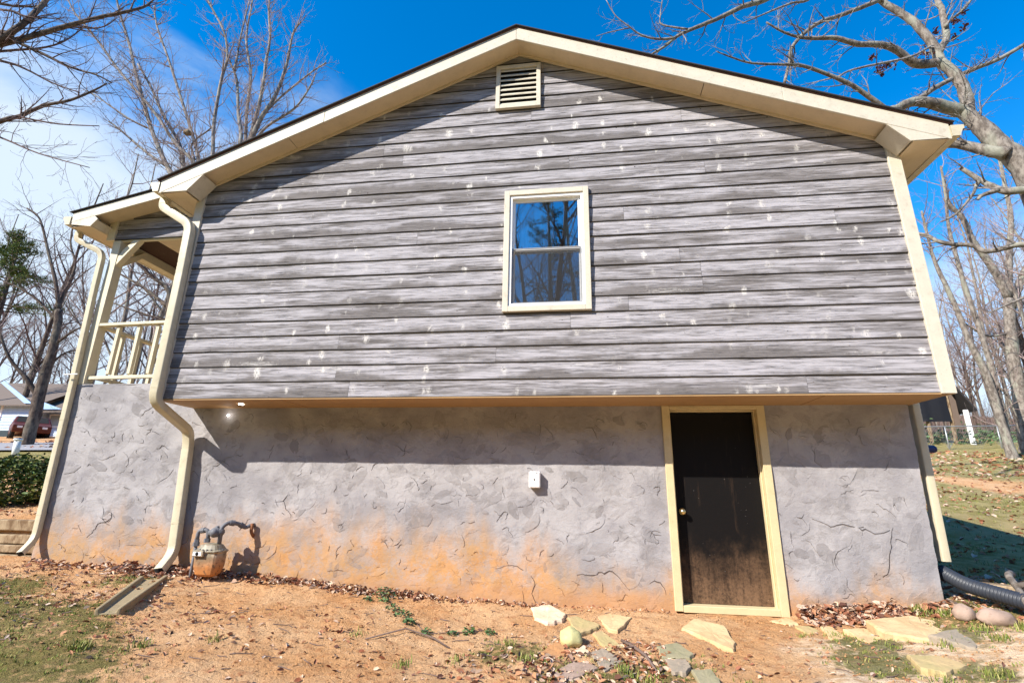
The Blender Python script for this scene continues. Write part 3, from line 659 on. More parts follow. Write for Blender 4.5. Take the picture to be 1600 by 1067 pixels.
# corner boards
b = MB(); b.prism([(-.135, -.012), (-.02, -.012), (-.02, rl(-.02)), (-.135, rl(-.135))], -.018, .024); b.box((-.137, .024, -.012), (-.116, .12, 2.66))
bevel(b.build('corner_board', 'trim', house), .003)
b = MB(); b.prism([(7.985, -.012), (8.095, -.012), (8.095, rl(8.095)), (7.985, rl(7.985))], -.018, .024); b.box((8.094, -.0165, -.0125), (8.112, .12, 2.62))
bevel(b.build('corner_board', 'trim', house), .003)
# underside of the overhanging storey
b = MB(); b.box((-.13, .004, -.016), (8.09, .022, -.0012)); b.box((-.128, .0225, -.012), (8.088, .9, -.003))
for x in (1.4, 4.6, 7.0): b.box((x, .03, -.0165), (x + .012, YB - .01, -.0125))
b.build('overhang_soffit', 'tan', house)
b = MB(); b.box((-.128, .9, -.02), (8.088, D, .0)); b.build('floor_deck', 'tan', house)

# ---- roof
YF = -.28
def slope_pts(x0, x1, z0f, z1f, off=0): return [(x0, z0f(x0)), (x1, z0f(x1)), (x1, z1f(x1)), (x0, z1f(x0))]
fb = lambda x: 4.368 - PIT * abs(x - 4); ft = lambda x: 4.548 - PIT * abs(x - 4)
for x0, x1 in ((-.44, 4.0), (4.0, 8.44)):
    b = MB(); xm = 1.62 if x0 < 0 else 6.93
    b.prism(slope_pts(x0 + (.001 if x0 == 4 else 0), xm - .0012, fb, ft), YF, YF + .022); b.prism(slope_pts(xm + .0012, x1 - (.001 if x1 == 4 else 0), fb, ft), YF + .0012, YF + .0232)
    bevel(b.build('rake_board', 'trim', house), .003)
    sb = lambda x: 4.418 - PIT * abs(x - 4); st_ = lambda x: 4.43 - PIT * abs(x - 4)
    b = MB(); cut = 1.15 if x0 < 0 else 6.15
    b.prism(slope_pts(x0, cut - .004, sb, st_), YF + .0225, .03); b.prism(slope_pts(cut + .004, x1, sb, st_), YF + .0225, .03)
    b.build('soffit', 'soffit', house)
    tb = lambda x: 4.385 - PIT * abs(x - 4); tt = lambda x: 4.417 - PIT * abs(x - 4)
    b = MB(); b.prism(slope_pts(max(x0, -.13), min(x1, 8.09), tb, tt), -.024, -.0015); b.build('frieze_trim', 'soffit', house)
for sg in (-1, 1):      # roof planes
    b = MB(); xe = 4 + sg * 4.475
    y0 = YF - .018
    def rp(lo, hi, ya, yb, xi=4.0, xo=xe): 
        f = lambda x, c: c - PIT * abs(x - 4)
        pl = [(xi, f(xi, lo)), (xo, f(xo, lo)), (xo, f(xo, hi)), (xi, f(xi, hi))]
        return pl if sg > 0 else [(x, z) for x, z in pl][::-1]
    b.prism(rp(4.5605, 4.574, 0, 0), y0 - .012, D + .3, 0)
    b.build('roof_shingles', 'shingle', house)
    b = MB(); b.prism(rp(4.5485, 4.560, 0, 0), y0 + .008, YF + .03); b.build('drip_edge', 'drip', house)
    b = MB(); b.prism(rp(4.43, 4.538, 0, 0, 4, 4 + sg * 4.44), .03, D + .25); b.build('roof_deck', 'tan', house)
# boxed eave returns, eave soffits and fascias
for sg in (-1, 1):
    X = lambda d: 4 + sg * d
    b = MB(); pl = [(X(3.87), 2.752), (X(4.06), 2.53), (X(4.42), 2.53), (X(4.42), fb(X(4.42)) - .002)]
    if sg < 0: pl = pl[::-1]
    b.prism(pl, YF + .001, YF + .02)
    ye = D if sg > 0 else .6
    pl2 = [(X(3.885), 2.75), (X(4.065), 2.535), (X(4.105), 2.56), (X(4.09), 2.72)]
    b.prism(pl2 if sg > 0 else pl2[::-1], YF + .0205, -.02)
    bevel(b.build('eave_return', 'trim', house), .002)
    b = MB(); xa, xb = sorted((X(4.10), X(4.42))); b.box((xa, YF + .021, 2.534), (xb, ye, 2.546)); b.build('eave_soffit', 'soffit', house)
    xa, xb = sorted((X(4.42), X(4.44))); b = MB(); b.box((xa, YF + .023, 2.525), (xb, ye, 2.70)); b.build('eave_fascia', 'trim', house)
# gutters: K profile, closed end caps
def gutter(x, dirn, y0, y1, z, name='gutter'):
    prof = [(0, .125), (0, 0), (.075, 0), (.082, .03), (.105, .075), (.122, .085), (.122, .125), (.112, .125), (.112, .095), (.095, .082), (.072, .04), (.068, .008), (.006, .008), (.006, .125)]
    P = [(x + dirn * px, z + pz) for px, pz in prof]
    if dirn < 0: P = P[::-1]
    b = MB(); n = len(P)
    b.add([(p[0], y0, p[1]) for p in P] + [(p[0], y1, p[1]) for p in P], [(i + n, (i + 1) % n + n, (i + 1) % n, i) for i in range(n)])
    cap = [(x + dirn * px, z + pz) for px, pz in prof[:7]]
    if dirn < 0: cap = cap[::-1]
    b.prism(cap, y0 - .002, y0 + .003); b.prism(cap, y1 - .003, y1 + .002)
    return b.build(name, 'gutter', house)
g_r = gutter(8.442, 1, YF - .01, D, 2.545); g_l = gutter(-.442, -1, YF - .01, .33, 2.545)

# downspouts: rounded rectangular section
def rrect(w, d, r=.25, n=3):
    out = []
    for cx, cy, a0 in ((1, 1, 0), (-1, 1, 90), (-1, -1, 180), (1, -1, 270)):
        for i in range(n + 1):
            a = math.radians(a0 + 90 * i / n); out.append(((cx * (1 - r) + math.cos(a) * r) * w, (cy * (1 - r) + math.sin(a) * r) * d))
    return out
def smooth_path(P, rad=.12, n=6):
    P = [Vector(p) for p in P]; out = [P[0]]
    for i in range(1, len(P) - 1):
        a, b_, c = P[i - 1], P[i], P[i + 1]; ra = min(rad, (b_ - a).length * .45, (c - b_).length * .45)
        p = b_ + (a - b_).normalized() * ra; q = b_ + (c - b_).normalized() * ra
        for k in range(n + 1):
            t = k / n; out.append(p * (1 - t) ** 2 + b_ * 2 * t * (1 - t) + q * t * t)
    out.append(P[-1]); return out
def downspout(path, w, d, ref, seams=(), strap=None):
    sp = smooth_path(path, .11, 9)
    rr_ = [1 - (.045 if (i % 2 and (sp[i] - sp[i - 1]).length < .05) else 0) + rnd(-.006, .006) for i in range(len(sp))]
    b = MB(); b.tube(sp, rr_, len(rrect(1, 1)), False, True, sect=rrect(w / 2, d / 2), ref=ref)
    # inside so the open end reads hollow
    q = MB(); e = [sp[-1] - (sp[-1] - sp[-2]).normalized() * .05, sp[-1] - (sp[-1] - sp[-2]).normalized() * .001]
    q.tube(e, 1, len(rrect(1, 1)), True, True, sect=rrect(w / 2 - .004, d / 2 - .004), ref=ref)
    for z in seams:
        pts = [p for p in path]
        for i in range(len(pts) - 1):
            a, c = Vector(pts[i]), Vector(pts[i + 1])
            if min(a.z, c.z) < z < max(a.z, c.z) and abs(a.z - c.z) > 1:
                t = (z - a.z) / (c.z - a.z); m_ = a.lerp(c, t); dv = (c - a).normalized()
                b.tube([m_ - dv * .012, m_ + dv * .012], 1, len(rrect(1, 1)), True, False, sect=rrect(w / 2 + .002, d / 2 + .002), ref=ref)
    o = b.build('downspout', 'gutter', house)
    q.build('dark_mouth', 'black', o) if False else None
    k = MB(); k.v = list(q.v); k.f = list(q.f); k.mi = list(q.mi); k.sm = list(q.sm); mo = k.build('mouth', 'black'); mo.parent = o; mo.matrix_parent_inverse = Matrix.Identity(4)
    if strap:
        s_ = MB(); sx_, sy_, sz_ = strap; s_.bar((sx_ - .07, sy_ - .055, sz_), (sx_ + .13, sy_ - .052, sz_ + .004), .012, .012, (0, 0, 1)); so_ = s_.build('strap', 'pvc'); so_.parent = o
    return o
downspout([(-.50, -.10, 2.55), (-.50, -.10, 2.43), (-.085, -.075, 2.17), (-.07, -.072, 1.6), (-.055, -.072, -.04), (-.045, .50, -.30), (-.04, .535, -.45), (.045, .535, -1.68), (.075, .34, -1.84)], .086, .105, (1, 0, 0), (2.02, .12, -.42, -1.35))
downspout([(-2.40, .50, 2.52), (-2.40, .50, 2.40), (-1.985, .56, 2.20), (-1.97, .565, 1.6), (-1.905, .565, .3), (-1.845, .565, -1.58), (-1.80, .40, -1.73)], .062, .075, (1, 0, 0), (1.95, -1.3, -.15), (-1.90, .53, .42))
downspout([(8.51, .74, 2.56), (8.51, .74, 2.42), (8.175, .72, 2.2), (8.17, .72, 1.5), (8.165, .72, .0), (8.145, .72, -1.52)], .075, .095, (0, 1, 0), (-.70,))

# ---- basement wall: skip-trowelled stucco, patches with lifted rims, cracks
R = random.Random(11); b = MB(); nxs, nzs = 150, 44
def edge_l(z): return -1.925 + .06 * (1 - (z + 2.2) / 2.5) + .012 * noise.noise(Vector((0, 0, z * 9)))
def edge_r(z): return 8.045 - .05 * (1 - (z + 2.2) / 2.2) + .012 * noise.noise(Vector((3, 0, z * 9)))
def wy(x, z): return YB - .012 * noise.noise(Vector((x * 1.7, 1, z * 1.7))) - .008 * noise.noise(Vector((x * 6, 2, z * 6))) - .003 * noise.noise(Vector((x * 19, 2, z * 19)))
DX0, DX1, DZ1 = 5.575, 6.60, -.002
def wallgrid(x0, x1, z0, z1, nx_, nz_, l=False, r=False):
    V = []
    for j in range(nz_ + 1):
        z = z0 + (z1 - z0) * j / nz_
        for i in range(nx_ + 1):
            x = x0 + (x1 - x0) * i / nx_
            if l and i == 0: x = edge_l(z)
            if r and i == nx_: x = edge_r(z)
            V.append((x, wy(x, z), z))
    b.add(V, [(j * (nx_ + 1) + i, j * (nx_ + 1) + i + 1, (j + 1) * (nx_ + 1) + i + 1, (j + 1) * (nx_ + 1) + i) for j in range(nz_) for i in range(nx_)], 0, True, patch=0.0, crack=0.0)
    return V
wallgrid(-1.9, -.10, -2.3, .315, 34, 48, l=True)
wallgrid(-.10, DX0, -2.3, -.003, 110, 44)
wallgrid(DX1, 8.03, -2.3, -.003, 28, 44, r=True)
def side(xf, z0, z1, sg, y1):
    V = []; n = 40
    for j in range(n + 1):
        z = z0 + (z1 - z0) * j / n; x = xf(z); V += [(x, wy(x, z), z), (x + sg * .01, YB + .04, z), (x + sg * .01, y1, z)]
    f = [(j * 3 + k, j * 3 + k + 1, j * 3 + 4 + k, j * 3 + 3 + k) for j in range(n) for k in range(2)]
    b.add(V, f, 0, False, patch=0.0, crack=0.0)
side(edge_l, -2.3, .315, 0, 2.6); side(edge_r, -2.3, -.003, 1, D)
b.box((-1.9, YB + .004, .303), (-.12, YB + .2, .3152), 0)
b.box((-.12, YB + .02, -.004), (-.10, YB + .2, .316), 0)
# trowel patches
def patch(cx, cz, w, hh, rot, lift, dark):
    n = 14; ring = []
    for i in range(n):
        a = math.pi * 2 * i / n
        rx = w * math.cos(a) * (1 + .16 * R.uniform(-1, 1)); rz = hh * math.sin(a) * (1 + .2 * R.uniform(-1, 1))
        if math.sin(a) < -.2: rz *= .55
        ring.append((rx, rz, max(0, math.sin(a + R.uniform(-.25, .25)))))
    V = []; ca, sa = math.cos(rot), math.sin(rot)
    for k, (rx, rz, e) in enumerate(ring):
        x = cx + rx * ca - rz * sa; z = cz + rx * sa + rz * ca
        V.append((x, wy(x, z) - .0005 - lift * e, z))
    for k, (rx, rz, e) in enumerate(ring):
        x = cx + rx * 1.01 * ca - rz * 1.01 * sa; z = cz + rx * 1.01 * sa + rz * 1.01 * ca
        V.append((x, wy(x, z) + .002, z))
    V.append((cx, wy(cx, cz) - .0005 - lift * .5, cz))
    F = [(i, (i + 1) % n, 2 * n) for i in range(n)] + [(i + n, (i + 1) % n + n, (i + 1) % n, i) for i in range(n)]
    if any(v[2] > -.03 and v[0] > -.12 for v in V) or any(v[2] > .29 for v in V): return
    if any(DX0 - .05 < v[0] < DX1 + .05 for v in V) or min(v[0] for v in V) < -1.86 or max(v[0] for v in V) > 7.97: return
    ck = [.75 if (e > .55 and lift > .0025) else 0.0 for (_a, _b, e) in ring]
    b.add(V, F, 0, False, patch=[dark] * (2 * n) + [dark], crack=[0.0] * n + ck + [0.0])
for _ in range(1050):
    cx, cz = R.uniform(-1.9, 8), R.uniform(-2.1, .28)
    s_ = R.uniform(.03, .13)
    patch(cx, cz, s_ * R.uniform(.9, 1.5), s_ * R.uniform(.5, .95), R.uniform(-.9, .9) + R.choice((0, 0, 0, 1.5, 3.1)), R.choice((.001, .002, .004, .006)), R.random() ** 3 * .95)
# cracks and raised ragged rims
def crackline(x, z, n, st, ang, w, curv):
    P = []
    for i in range(n):
        P.append((x, z)); ang += R.choice((R.uniform(-.25, .25), R.uniform(-1.0, 1.0))) + curv; x += math.cos(ang) * st; z += math.sin(ang) * st
    if any(p[1] > -.03 and p[0] > -.12 or p[1] > .29 or DX0 - .03 < p[0] < DX1 + .03 or p[0] < -1.84 or p[0] > 7.95 for p in P): return
    V = []
    for i, (px, pz) in enumerate(P):
        t = i / (n - 1); ww = w * math.sin(math.pi * (t * .9 + .05)) * R.uniform(.6, 1.2)
        q = P[min(i + 1, n - 1)]; p_ = P[max(i - 1, 0)]; dx, dz = q[0] - p_[0], q[1] - p_[1]; l = math.hypot(dx, dz) or 1
        nx_, nz_ = -dz / l, dx / l
        V += [(px + nx_ * ww, wy(px, pz) - .0042, pz + nz_ * ww), (px - nx_ * ww, wy(px, pz) - .0042, pz - nz_ * ww)]
        if nz_ < 0: V[-2], V[-1] = V[-1], V[-2]
    b.add(V, [(2 * i, 2 * i + 1, 2 * i + 3, 2 * i + 2) for i in range(n - 1)], 0, False, patch=0.0, crack=1.0)
    # lit lip under it
    L_ = [(v[0], v[1] - .001, v[2]) for v in V]
    rim = []
    for i in range(n): 
        v = V[2 * i + 1]; rim += [(v[0], v[1] - .001, v[2]), (v[0], v[1] + .004, v[2] - .007)]
    b.add(rim, [(2 * i, 2 * i + 1, 2 * i + 3, 2 * i + 2) for i in range(n - 1)], 0, True, patch=0.0, crack=0.0)
for _ in range(400):
    crackline(R.uniform(-1.85, 8), R.uniform(-2.0, .28), R.randint(4, 13), R.uniform(.006, .022), R.uniform(-1.0, .7) + R.choice((0, 0, 0, 1.5)), R.uniform(.0007, .0021), R.choice((0, 0, -.12, -.22, .08)))
for (x, z, n, a) in ((3.75, -1.72, 40, .05), (6.95, -1.15, 26, -.5), (4.6, -1.75, 22, .1), (7.45, -1.7, 20, .55), (-1.2, -1.55, 18, -.1), (5.48, -1.9, 9, 1.5), (5.45, -1.62, 9, 1.3)):
    crackline(x, z, n, .03, a, .0032, 0)
b.build('basement_wall', 'stucco', house)
b = MB(); b.box((DX0 - .2, YB + .16, -2.3), (DX1 + .2, YB + .2, 0)); b.build('door_backing', 'black', house)

# ---- basement door
b = MB(); y0, y1 = YB - .022, YB + .125
zb = -2.045
b.box((5.56, y0, zb), (5.64, y1, -.014)); b.box((6.545, y0, zb - .01), (6.625, y1, -.014)); b.box((5.64, y0, -.055), (6.545, y1, -.0142))
b.box((5.64, y0 + .004, zb - .008), (6.545, y1 + .02, zb + .055))
b.box((5.6405, YB + .045, zb + .05), (5.655, y1, -.055)); b.box((6.53, YB + .045, zb + .05), (6.5445, y1, -.055)); b.box((5.655, YB + .045, -.07), (6.53, y1, -.0555))
fr = bevel(b.build('door_frame', 'doorframe', house), .004)
b = MB(); b.box((5.657, YB + .10, zb + .057), (6.528, YB + .145, -.073)); dr = bevel(b.build('door', 'door', house), .002)
def sphere(b, c, r, sx=1, sy=1, sz=1, nu=16, nv=10, **k):
    V = [(c[0], c[1], c[2] + r * sz)]
    for j in range(1, nv):
        for i in range(nu):
            a, p = 2 * math.pi * i / nu, math.pi * j / nv
            V.append((c[0] + r * sx * math.sin(p) * math.cos(a), c[1] + r * sy * math.sin(p) * math.sin(a), c[2] + r * sz * math.cos(p)))
    V.append((c[0], c[1], c[2] - r * sz)); F = [(0, 1 + i, 1 + (i + 1) % nu) for i in range(nu)]
    for j in range(nv - 2): F += [(1 + j * nu + i, 1 + (j + 1) * nu + i, 1 + (j + 1) * nu + (i + 1) % nu, 1 + j * nu + (i + 1) % nu) for i in range(nu)]
    F += [(len(V) - 1, 1 + (nv - 2) * nu + (i + 1) % nu, 1 + (nv - 2) * nu + i) for i in range(nu)]
    b.add(V, F, 0, True, **k)
b = MB(); kx, kz = 5.715, -1.115
b.tube([(kx, YB + .10, kz), (kx, YB + .085, kz)], .034, 16); b.tube([(kx, YB + .085, kz), (kx, YB + .05, kz)], .013, 12); sphere(b, (kx, YB + .035, kz), .03, 1, .85, 1)
kn = b.build('knob', 'brass'); kn.parent = dr; kn.matrix_parent_inverse = dr.matrix_parent_inverse.inverted() @ Matrix.Translation(-Vector((4, .6, -2.05))) if False else Matrix.Identity(4)

# ---- window
def ring(b, x0, x1, z0, z1, w, ya, yb, wt=None, wb=None):
    wt = w if wt is None else wt; wb = w if wb is None else wb
    b.box((x0, ya, z0), (x0 + w, yb, z1)); b.box((x1 - w, ya, z0), (x1, yb, z1)); b.box((x0 + w, ya + .0004, z1 - wt), (x1 - w, yb, z1)); b.box((x0 + w, ya + .0004, z0), (x1 - w, yb, z0 + wb))
b = MB(); ring(b, 3.862, 4.822, .912, 2.402, .062, -.038, .03)
wd = bevel(b.build('window', 'trim', house), .004, 2)
def sub(b, name, mat, p):
    o = b.build(name, mat); o.parent = p; o.matrix_parent_inverse = Matrix.Identity(4); return o
b = MB(); ring(b, 3.925, 4.759, .975, 2.339, .028, -.020, .09, .034, .03); sub(b, 'vinyl_frame', 'vinyl', wd)
b = MB(); ring(b, 3.954, 4.730, 1.648, 2.304, .032, .022, .05, .032, .036); sub(b, 'upper_sash', 'vinyl', wd)
b = MB(); ring(b, 3.954, 4.730, 1.006, 1.700, .030, .051, .08, .04, .034); sub(b, 'lower_sash', 'vinyl', wd)
b = MB(); ring(b, 3.957, 4.727, 1.012, 1.672, .012, .0, .010); sub(b, 'screen_frame', 'screenframe', wd)
b = MB(); b.add([(3.969, .005, 1.024), (4.715, .005, 1.024), (4.715, .005, 1.66), (3.969, .005, 1.66)], [(0, 1, 2, 3)]); sub(b, 'insect_screen', 'screen', wd)
b = MB(); b.box((3.986, .034, 1.684), (4.698, .038, 2.272)); sub(b, 'upper_pane', 'glass', wd)
b = MB(); b.box((3.984, .063, 1.04), (4.70, .067, 1.66)); sub(b, 'lower_pane', 'glass', wd)
b = MB(); V = []; n = 90
for i in range(n + 1):
    x = 3.90 + .90 * i / n
    for z in (.9, 1.6, 2.4):
        gap = sst((abs(x - 4.42) - .03) / .07)
        V.append((x, .135 + .022 * math.sin(x * 95 + math.sin(x * 23) * 2) + .012 * math.sin(x * 41), z))
F = [(i * 3 + k, i * 3 + k + 1, i * 3 + 4 + k, i * 3 + 3 + k) for i in range(n) for k in range(2) if not 4.41 < 3.90 + .9 * i / n < 4.53]
b.add(V, F, 0, True); sub(b, 'curtain', 'curtain', wd)

# ---- gable vent
b = MB(); ring(b, 3.72, 4.28, 3.572, 4.226, .052, -.04, .01); vt = bevel(b.build('gable_vent', 'trim', house), .003)
for i in range(8):
    z = 3.63 + i * .073
    b = MB(); b.add([(3.772, -.034, z), (4.228, -.034, z), (4.228, -.004, z + .045), (3.772, -.004, z + .045), (3.772, -.030, z - .012), (4.228, -.030, z - .012), (4.228, .0, z + .033), (3.772, .0, z + .033)],
                   [(0, 1, 2, 3), (7, 6, 5, 4), (4, 5, 1, 0), (2, 6, 7, 3), (0, 3, 7, 4), (1, 5, 6, 2)]); sub(b, 'louver', 'trim', vt)
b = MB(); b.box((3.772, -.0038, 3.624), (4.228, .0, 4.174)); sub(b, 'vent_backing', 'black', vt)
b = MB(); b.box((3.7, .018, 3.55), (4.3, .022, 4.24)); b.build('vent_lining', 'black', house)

# ---- porch at the left
pf = lambda x: 2.568 + .230 * (x + 2.34); pt = lambda x: 2.716 + .230 * (x + 2.34)
b = MB(); b.prism([(-2.34, pf(-2.34)), (-.15, pf(-.15)), (-.15, pt(-.15)), (-2.34, pt(-2.34))], .31, .332); bevel(b.build('porch_rake_board', 'trim', house), .003)
b = MB(); b.prism([(-2.38, pt(-2.38) + .012), (1.9, pt(1.9) + .006), (1.9, pt(1.9) + .020), (-2.38, pt(-2.38) + .020)], .285, 4.0); b.build('porch_shingles', 'shingle', house)
b = MB(); b.prism([(-2.34, pt(-2.34) - .10), (1.6, pt(1.6) - .10), (1.6, pt(1.6) + .0055), (-2.34, pt(-2.34) + .0055)], .333, 3.95); b.build('porch_roof_deck', 'soffit', house)
b = MB(); b.prism([(-2.02, pf(-2.02) + .04), (-2.33, pf(-2.33) + .04), (-2.33, 2.535), (-2.02, 2.49), (-1.93, 2.60)][::-1], .312, .33)
b.prism([(-1.97, 2.60), (-2.04, 2.50), (-2.10, 2.53), (-2.05, 2.66)], .3325, .60); b.build('porch_eave_return', 'trim', house)
b = MB(); b.box((-2.325, .335, 2.505), (-2.03, 4.0, 2.515)); b.build('porch_eave_soffit', 'soffit', house)
b = MB(); b.box((-2.345, .334, 2.50), (-2.327, 4.0, pt(-2.34) - .01)); b.build('porch_fascia', 'trim', house)
gutter(-2.347, -1, .30, 4.0, 2.53)
pz = [2.425, 2.575, 2.753, 2.931, 3.1]
ps = planks('porch_siding', -1.905, -.14, 2.425, lambda x: pf(x) + .055, YB - .006, None, house, zs=pz, seed=8)
b = MB(); b.prism([(-2.02, 2.415), (-1.905, 2.415), (-1.905, pf(-1.905) + .05), (-2.02, pf(-2.02) + .05)], YB - .025, YB + .03); b.build('porch_trim_board', 'porchtrim', house)
b = MB(); b.box((-1.904, YB + .018, 2.405), (-.12, YB + .06, 2.80)); b.box((-2.0, YB + .031, 2.41), (-1.905, YB + .12, 2.6)); b.build('porch_header', 'porchtrim', house)
b = MB(); b.box((-2.0, YB + .125, 2.35), (-1.87, 3.95, 2.50)); b.build('porch_side_beam', 'porchtrim', house)
b = MB(); b.box((-1.86, YB + .061, 2.47), (-1.38, 3.9, 2.49)); b.build('shaded_ceiling_strip', 'ceilshade', house)  # dark strip paints the shade on the porch ceiling
b = MB()
for i in range(9): b.box((-1.3795, YB + .062 + i * .37, 2.47), (-.12, YB + .062 + i * .37 + .362, 2.49))
b.build('porch_ceiling', 'soffit', house)
b = MB(); b.box((-1.9, YB + .2, .24), (-.12, 3.95, .302)); b.build('porch_floor', 'concrete', house)
for (x, y) in ((-1.915, YB - .005), (-1.915, 3.75)):
    b = MB(); b.box((x, y, .3155), (x + .122, y + .122, 2.41)); po = bevel(b.build('porch_post', 'porchtrim', house), .004)
b = MB(); b.prism([(-1.793, 2.02), (-1.66, 2.20), (-1.50, 2.41), (-1.60, 2.41), (-1.73, 2.27), (-1.793, 2.16)][::-1], YB + .002, YB + .085)
bevel(b.build('porch_brace', 'porchtrim', house), .004)
b = MB(); b.bar((-1.853, YB + .118, 2.10), (-1.853, YB + .45, 2.41), .07, .09, (1, 0, 0)); b.build('porch_brace', 'porchtrim', house)
def rail(p, q, w=.075, t=.045):
    b = MB(); b.bar(p, q, t, w, (0, 1, 0) if abs(p[1] - q[1]) < .1 else (1, 0, 0)); return bevel(b.build('porch_rail', 'porchtrim', house), .004)
rail((-1.793, YB + .04, 1.14), (-.12, YB + .04, 1.165), .085, .04); rail((-1.793, YB + .045, .405), (-.12, YB + .045, .43), .045, .045)
rail((-1.853, YB + .118, 1.14), (-1.853, 3.75, 1.14), .085, .04); rail((-1.853, YB + .118, .44), (-1.853, 3.75, .44), .045, .045)
for x in (-1.52, -1.21, -.925, -.63, -.35):
    b = MB(); b.box((x - .024, YB + .03, .455), (x + .024, YB + .078, 1.118)); bevel(b.build('baluster', 'porchtrim', house), .003)
for i in range(10):
    y = YB + .42 + i * .29; b = MB(); b.box((-1.877, y, .30), (-1.829, y + .048, 1.12)); b.build('baluster', 'porchtrim', house)

# ---- fittings on the basement wall, added glints
b = MB(); b.box((4.108, YB - .095, -.902), (4.232, YB - .012, -.73)); bx = bevel(b.build('outlet_box', 'plastic', house), .016, 3)
b = MB(); b.tube([(4.168, YB - .099, -.815), (4.168, YB - .0945, -.815)], .0085, 12); sub(b, 'socket_hole', 'black', bx)
b = MB(); b.box((4.18, YB - .0965, -.752), (4.205, YB - .0945, -.746)); sub(b, 'lid_catch', 'black', bx)
b = MB(); b.tube([(.74, .30, -.0125), (.74, .30, -.022)], .028, 20); sl = b.build('soffit_glint', 'glint', house)  # glowing disc added for a bright glint on the soffit
b = MB(); sphere(b, (.385, YB - .03, -.105), .011); b.build('wall_glint', 'glint', house)  # glowing ball added for the glint on the wall
ld = bpy.data.lights.new('glint_glow', 'POINT'); ld.energy = .14; ld.shadow_soft_size = .02; ld.color = (1, .96, .9)  # added point light, spreads a glow around the wall glint
lo = bpy.data.objects.new('glint_glow', ld); C.objects.link(lo); lo.location = (.385, YB - .085, -.105)
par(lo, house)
# ================================================================ THINGS BY THE WALL
mt = thing('gas_meter', 'clay-stained gas meter on its iron pipe against the basement wall', 'gas meter', (.66, .32, -1.95))
def tap(b, prof, cx, cy, z0, oct_=True):          # stacked rounded sections
    n = 16; V = []
    for (z, rx, ry) in prof:
        for i in range(n):
            a = 2 * math.pi * (i + .5) / n; e = .5
            V.append((cx + rx * math.copysign(abs(math.cos(a)) ** e, math.cos(a)), cy + ry * math.copysign(abs(math.sin(a)) ** e, math.sin(a)), z0 + z))
    k = len(prof); b.add(V, [(j * n + i, j * n + (i + 1) % n, (j + 1) * n + (i + 1) % n, (j + 1) * n + i) for j in range(k - 1) for i in range(n)] + [tuple(range(n - 1, -1, -1)), tuple(range((k - 1) * n, k * n))], 0, False)
mx_, my_ = .665, .33
b = MB(); tap(b, [(0, .085, .06), (.025, .115, .085), (.10, .14, .10), (.20, .145, .105), (.235, .14, .10), (.245, .155, .115), (.26, .155, .115), (.27, .135, .095), (.315, .10, .07), (.33, .05, .05)], mx_, my_, -1.865)
b.box((mx_ - .125, my_ - .135, -1.66), (mx_ + .005, my_ - .09, -1.60))
bevel(b.build('body', 'meter', mt), .004)
b = MB(); b.box((mx_ - .11, my_ - .138, -1.65), (mx_ - .015, my_ - .1352, -1.612)); b.build('index_window', 'vinyl', mt)
b = MB(); b.tube([(mx_ - .062, my_ - .137, -1.631), (mx_ - .062, my_ - .141, -1.631)], .018, 14); b.build('dial', 'black', mt)
for i in range(10):
    a = math.pi * (1 + (i + .5) / 10); b = MB(); b.tube([(mx_ + .145 * math.cos(a), my_ + .108 * math.sin(a), -1.624), (mx_ + .145 * math.cos(a), my_ + .108 * math.sin(a), -1.588)], .008, 6, smooth=False); b.build('flange_bolt', 'pipegrey', mt)
def pipe(pts, r, name, mat, parent, rad=.05, knots=()):
    b = MB(); sp = smooth_path(pts, rad, 6); b.tube(sp, r, 12)
    for (p, q, rr) in knots: b.tube([p, q], rr, 6 if rr > r * 1.5 else 10, True, False)
    return b.build(name, mat, parent)
pipe([(mx_ - .19, my_ - .01, -2.02), (mx_ - .19, my_ - .01, -1.56)], .017, 'riser_pipe', 'pipegrey', mt, .04, [((mx_ - .19, my_ - .01, -1.57), (mx_ - .19, my_ - .01, -1.53), .034), ((mx_ - .19, my_ - .01, -1.53), (mx_ - .19, my_ - .01, -1.50), .026)])
pipe([(mx_ - .19, my_ - .01, -1.51), (mx_ - .19, my_ - .01, -1.41), (mx_ - .075, my_, -1.40), (mx_ - .07, my_, -1.52)], .021, 'inlet_pipe', 'pipegrey', mt, .05, [((mx_ - .16, my_, -1.412), (mx_ - .12, my_, -1.405), .031), ((mx_ - .075, my_, -1.53), (mx_ - .075, my_, -1.49), .033)])
b = MB(); b.tube([(mx_ - .06, my_, -1.43), (mx_ + .10, my_, -1.42)], .03, 10); b.tube([(mx_ + .02, my_ - .04, -1.425), (mx_ + .02, my_ + .06, -1.425)], .052, 14); sphere(b, (mx_ + .02, my_ - .03, -1.425), .045); b.tube([(mx_ + .02, my_, -1.40), (mx_ + .02, my_, -1.36)], .02, 8)
b.build('regulator', 'pipegrey', mt)
pipe([(mx_ + .075, my_, -1.54), (mx_ + .075, my_, -1.37), (mx_ + .11, my_ + .04, -1.325), (mx_ + .18, my_ + .12, -1.335), (mx_ + .23, YB - .09, -1.385), (mx_ + .26, YB - .06, -1.36), (mx_ + .27, YB + .02, -1.36)], .022, 'outlet_pipe', 'pipegrey', mt, .055,
     [((mx_ + .075, my_, -1.43), (mx_ + .075, my_, -1.395), .034), ((mx_ + .125, my_ + .055, -1.327), (mx_ + .155, my_ + .09, -1.332), .032), ((mx_ + .19, my_ + .135, -1.345), (mx_ + .215, my_ + .165, -1.37), .030)])
pipe([(mx_ + .28, YB - .055, -1.34), (mx_ + .28, YB - .055, -1.43), (mx_ + .28, YB + .0, -1.48)], .018, 'wall_stub', 'rust', mt, .03)

def obj(mb, name, mat, label, cat, group=None, kind=None): return tag(mb.build(name, mat), label, cat, group, kind)
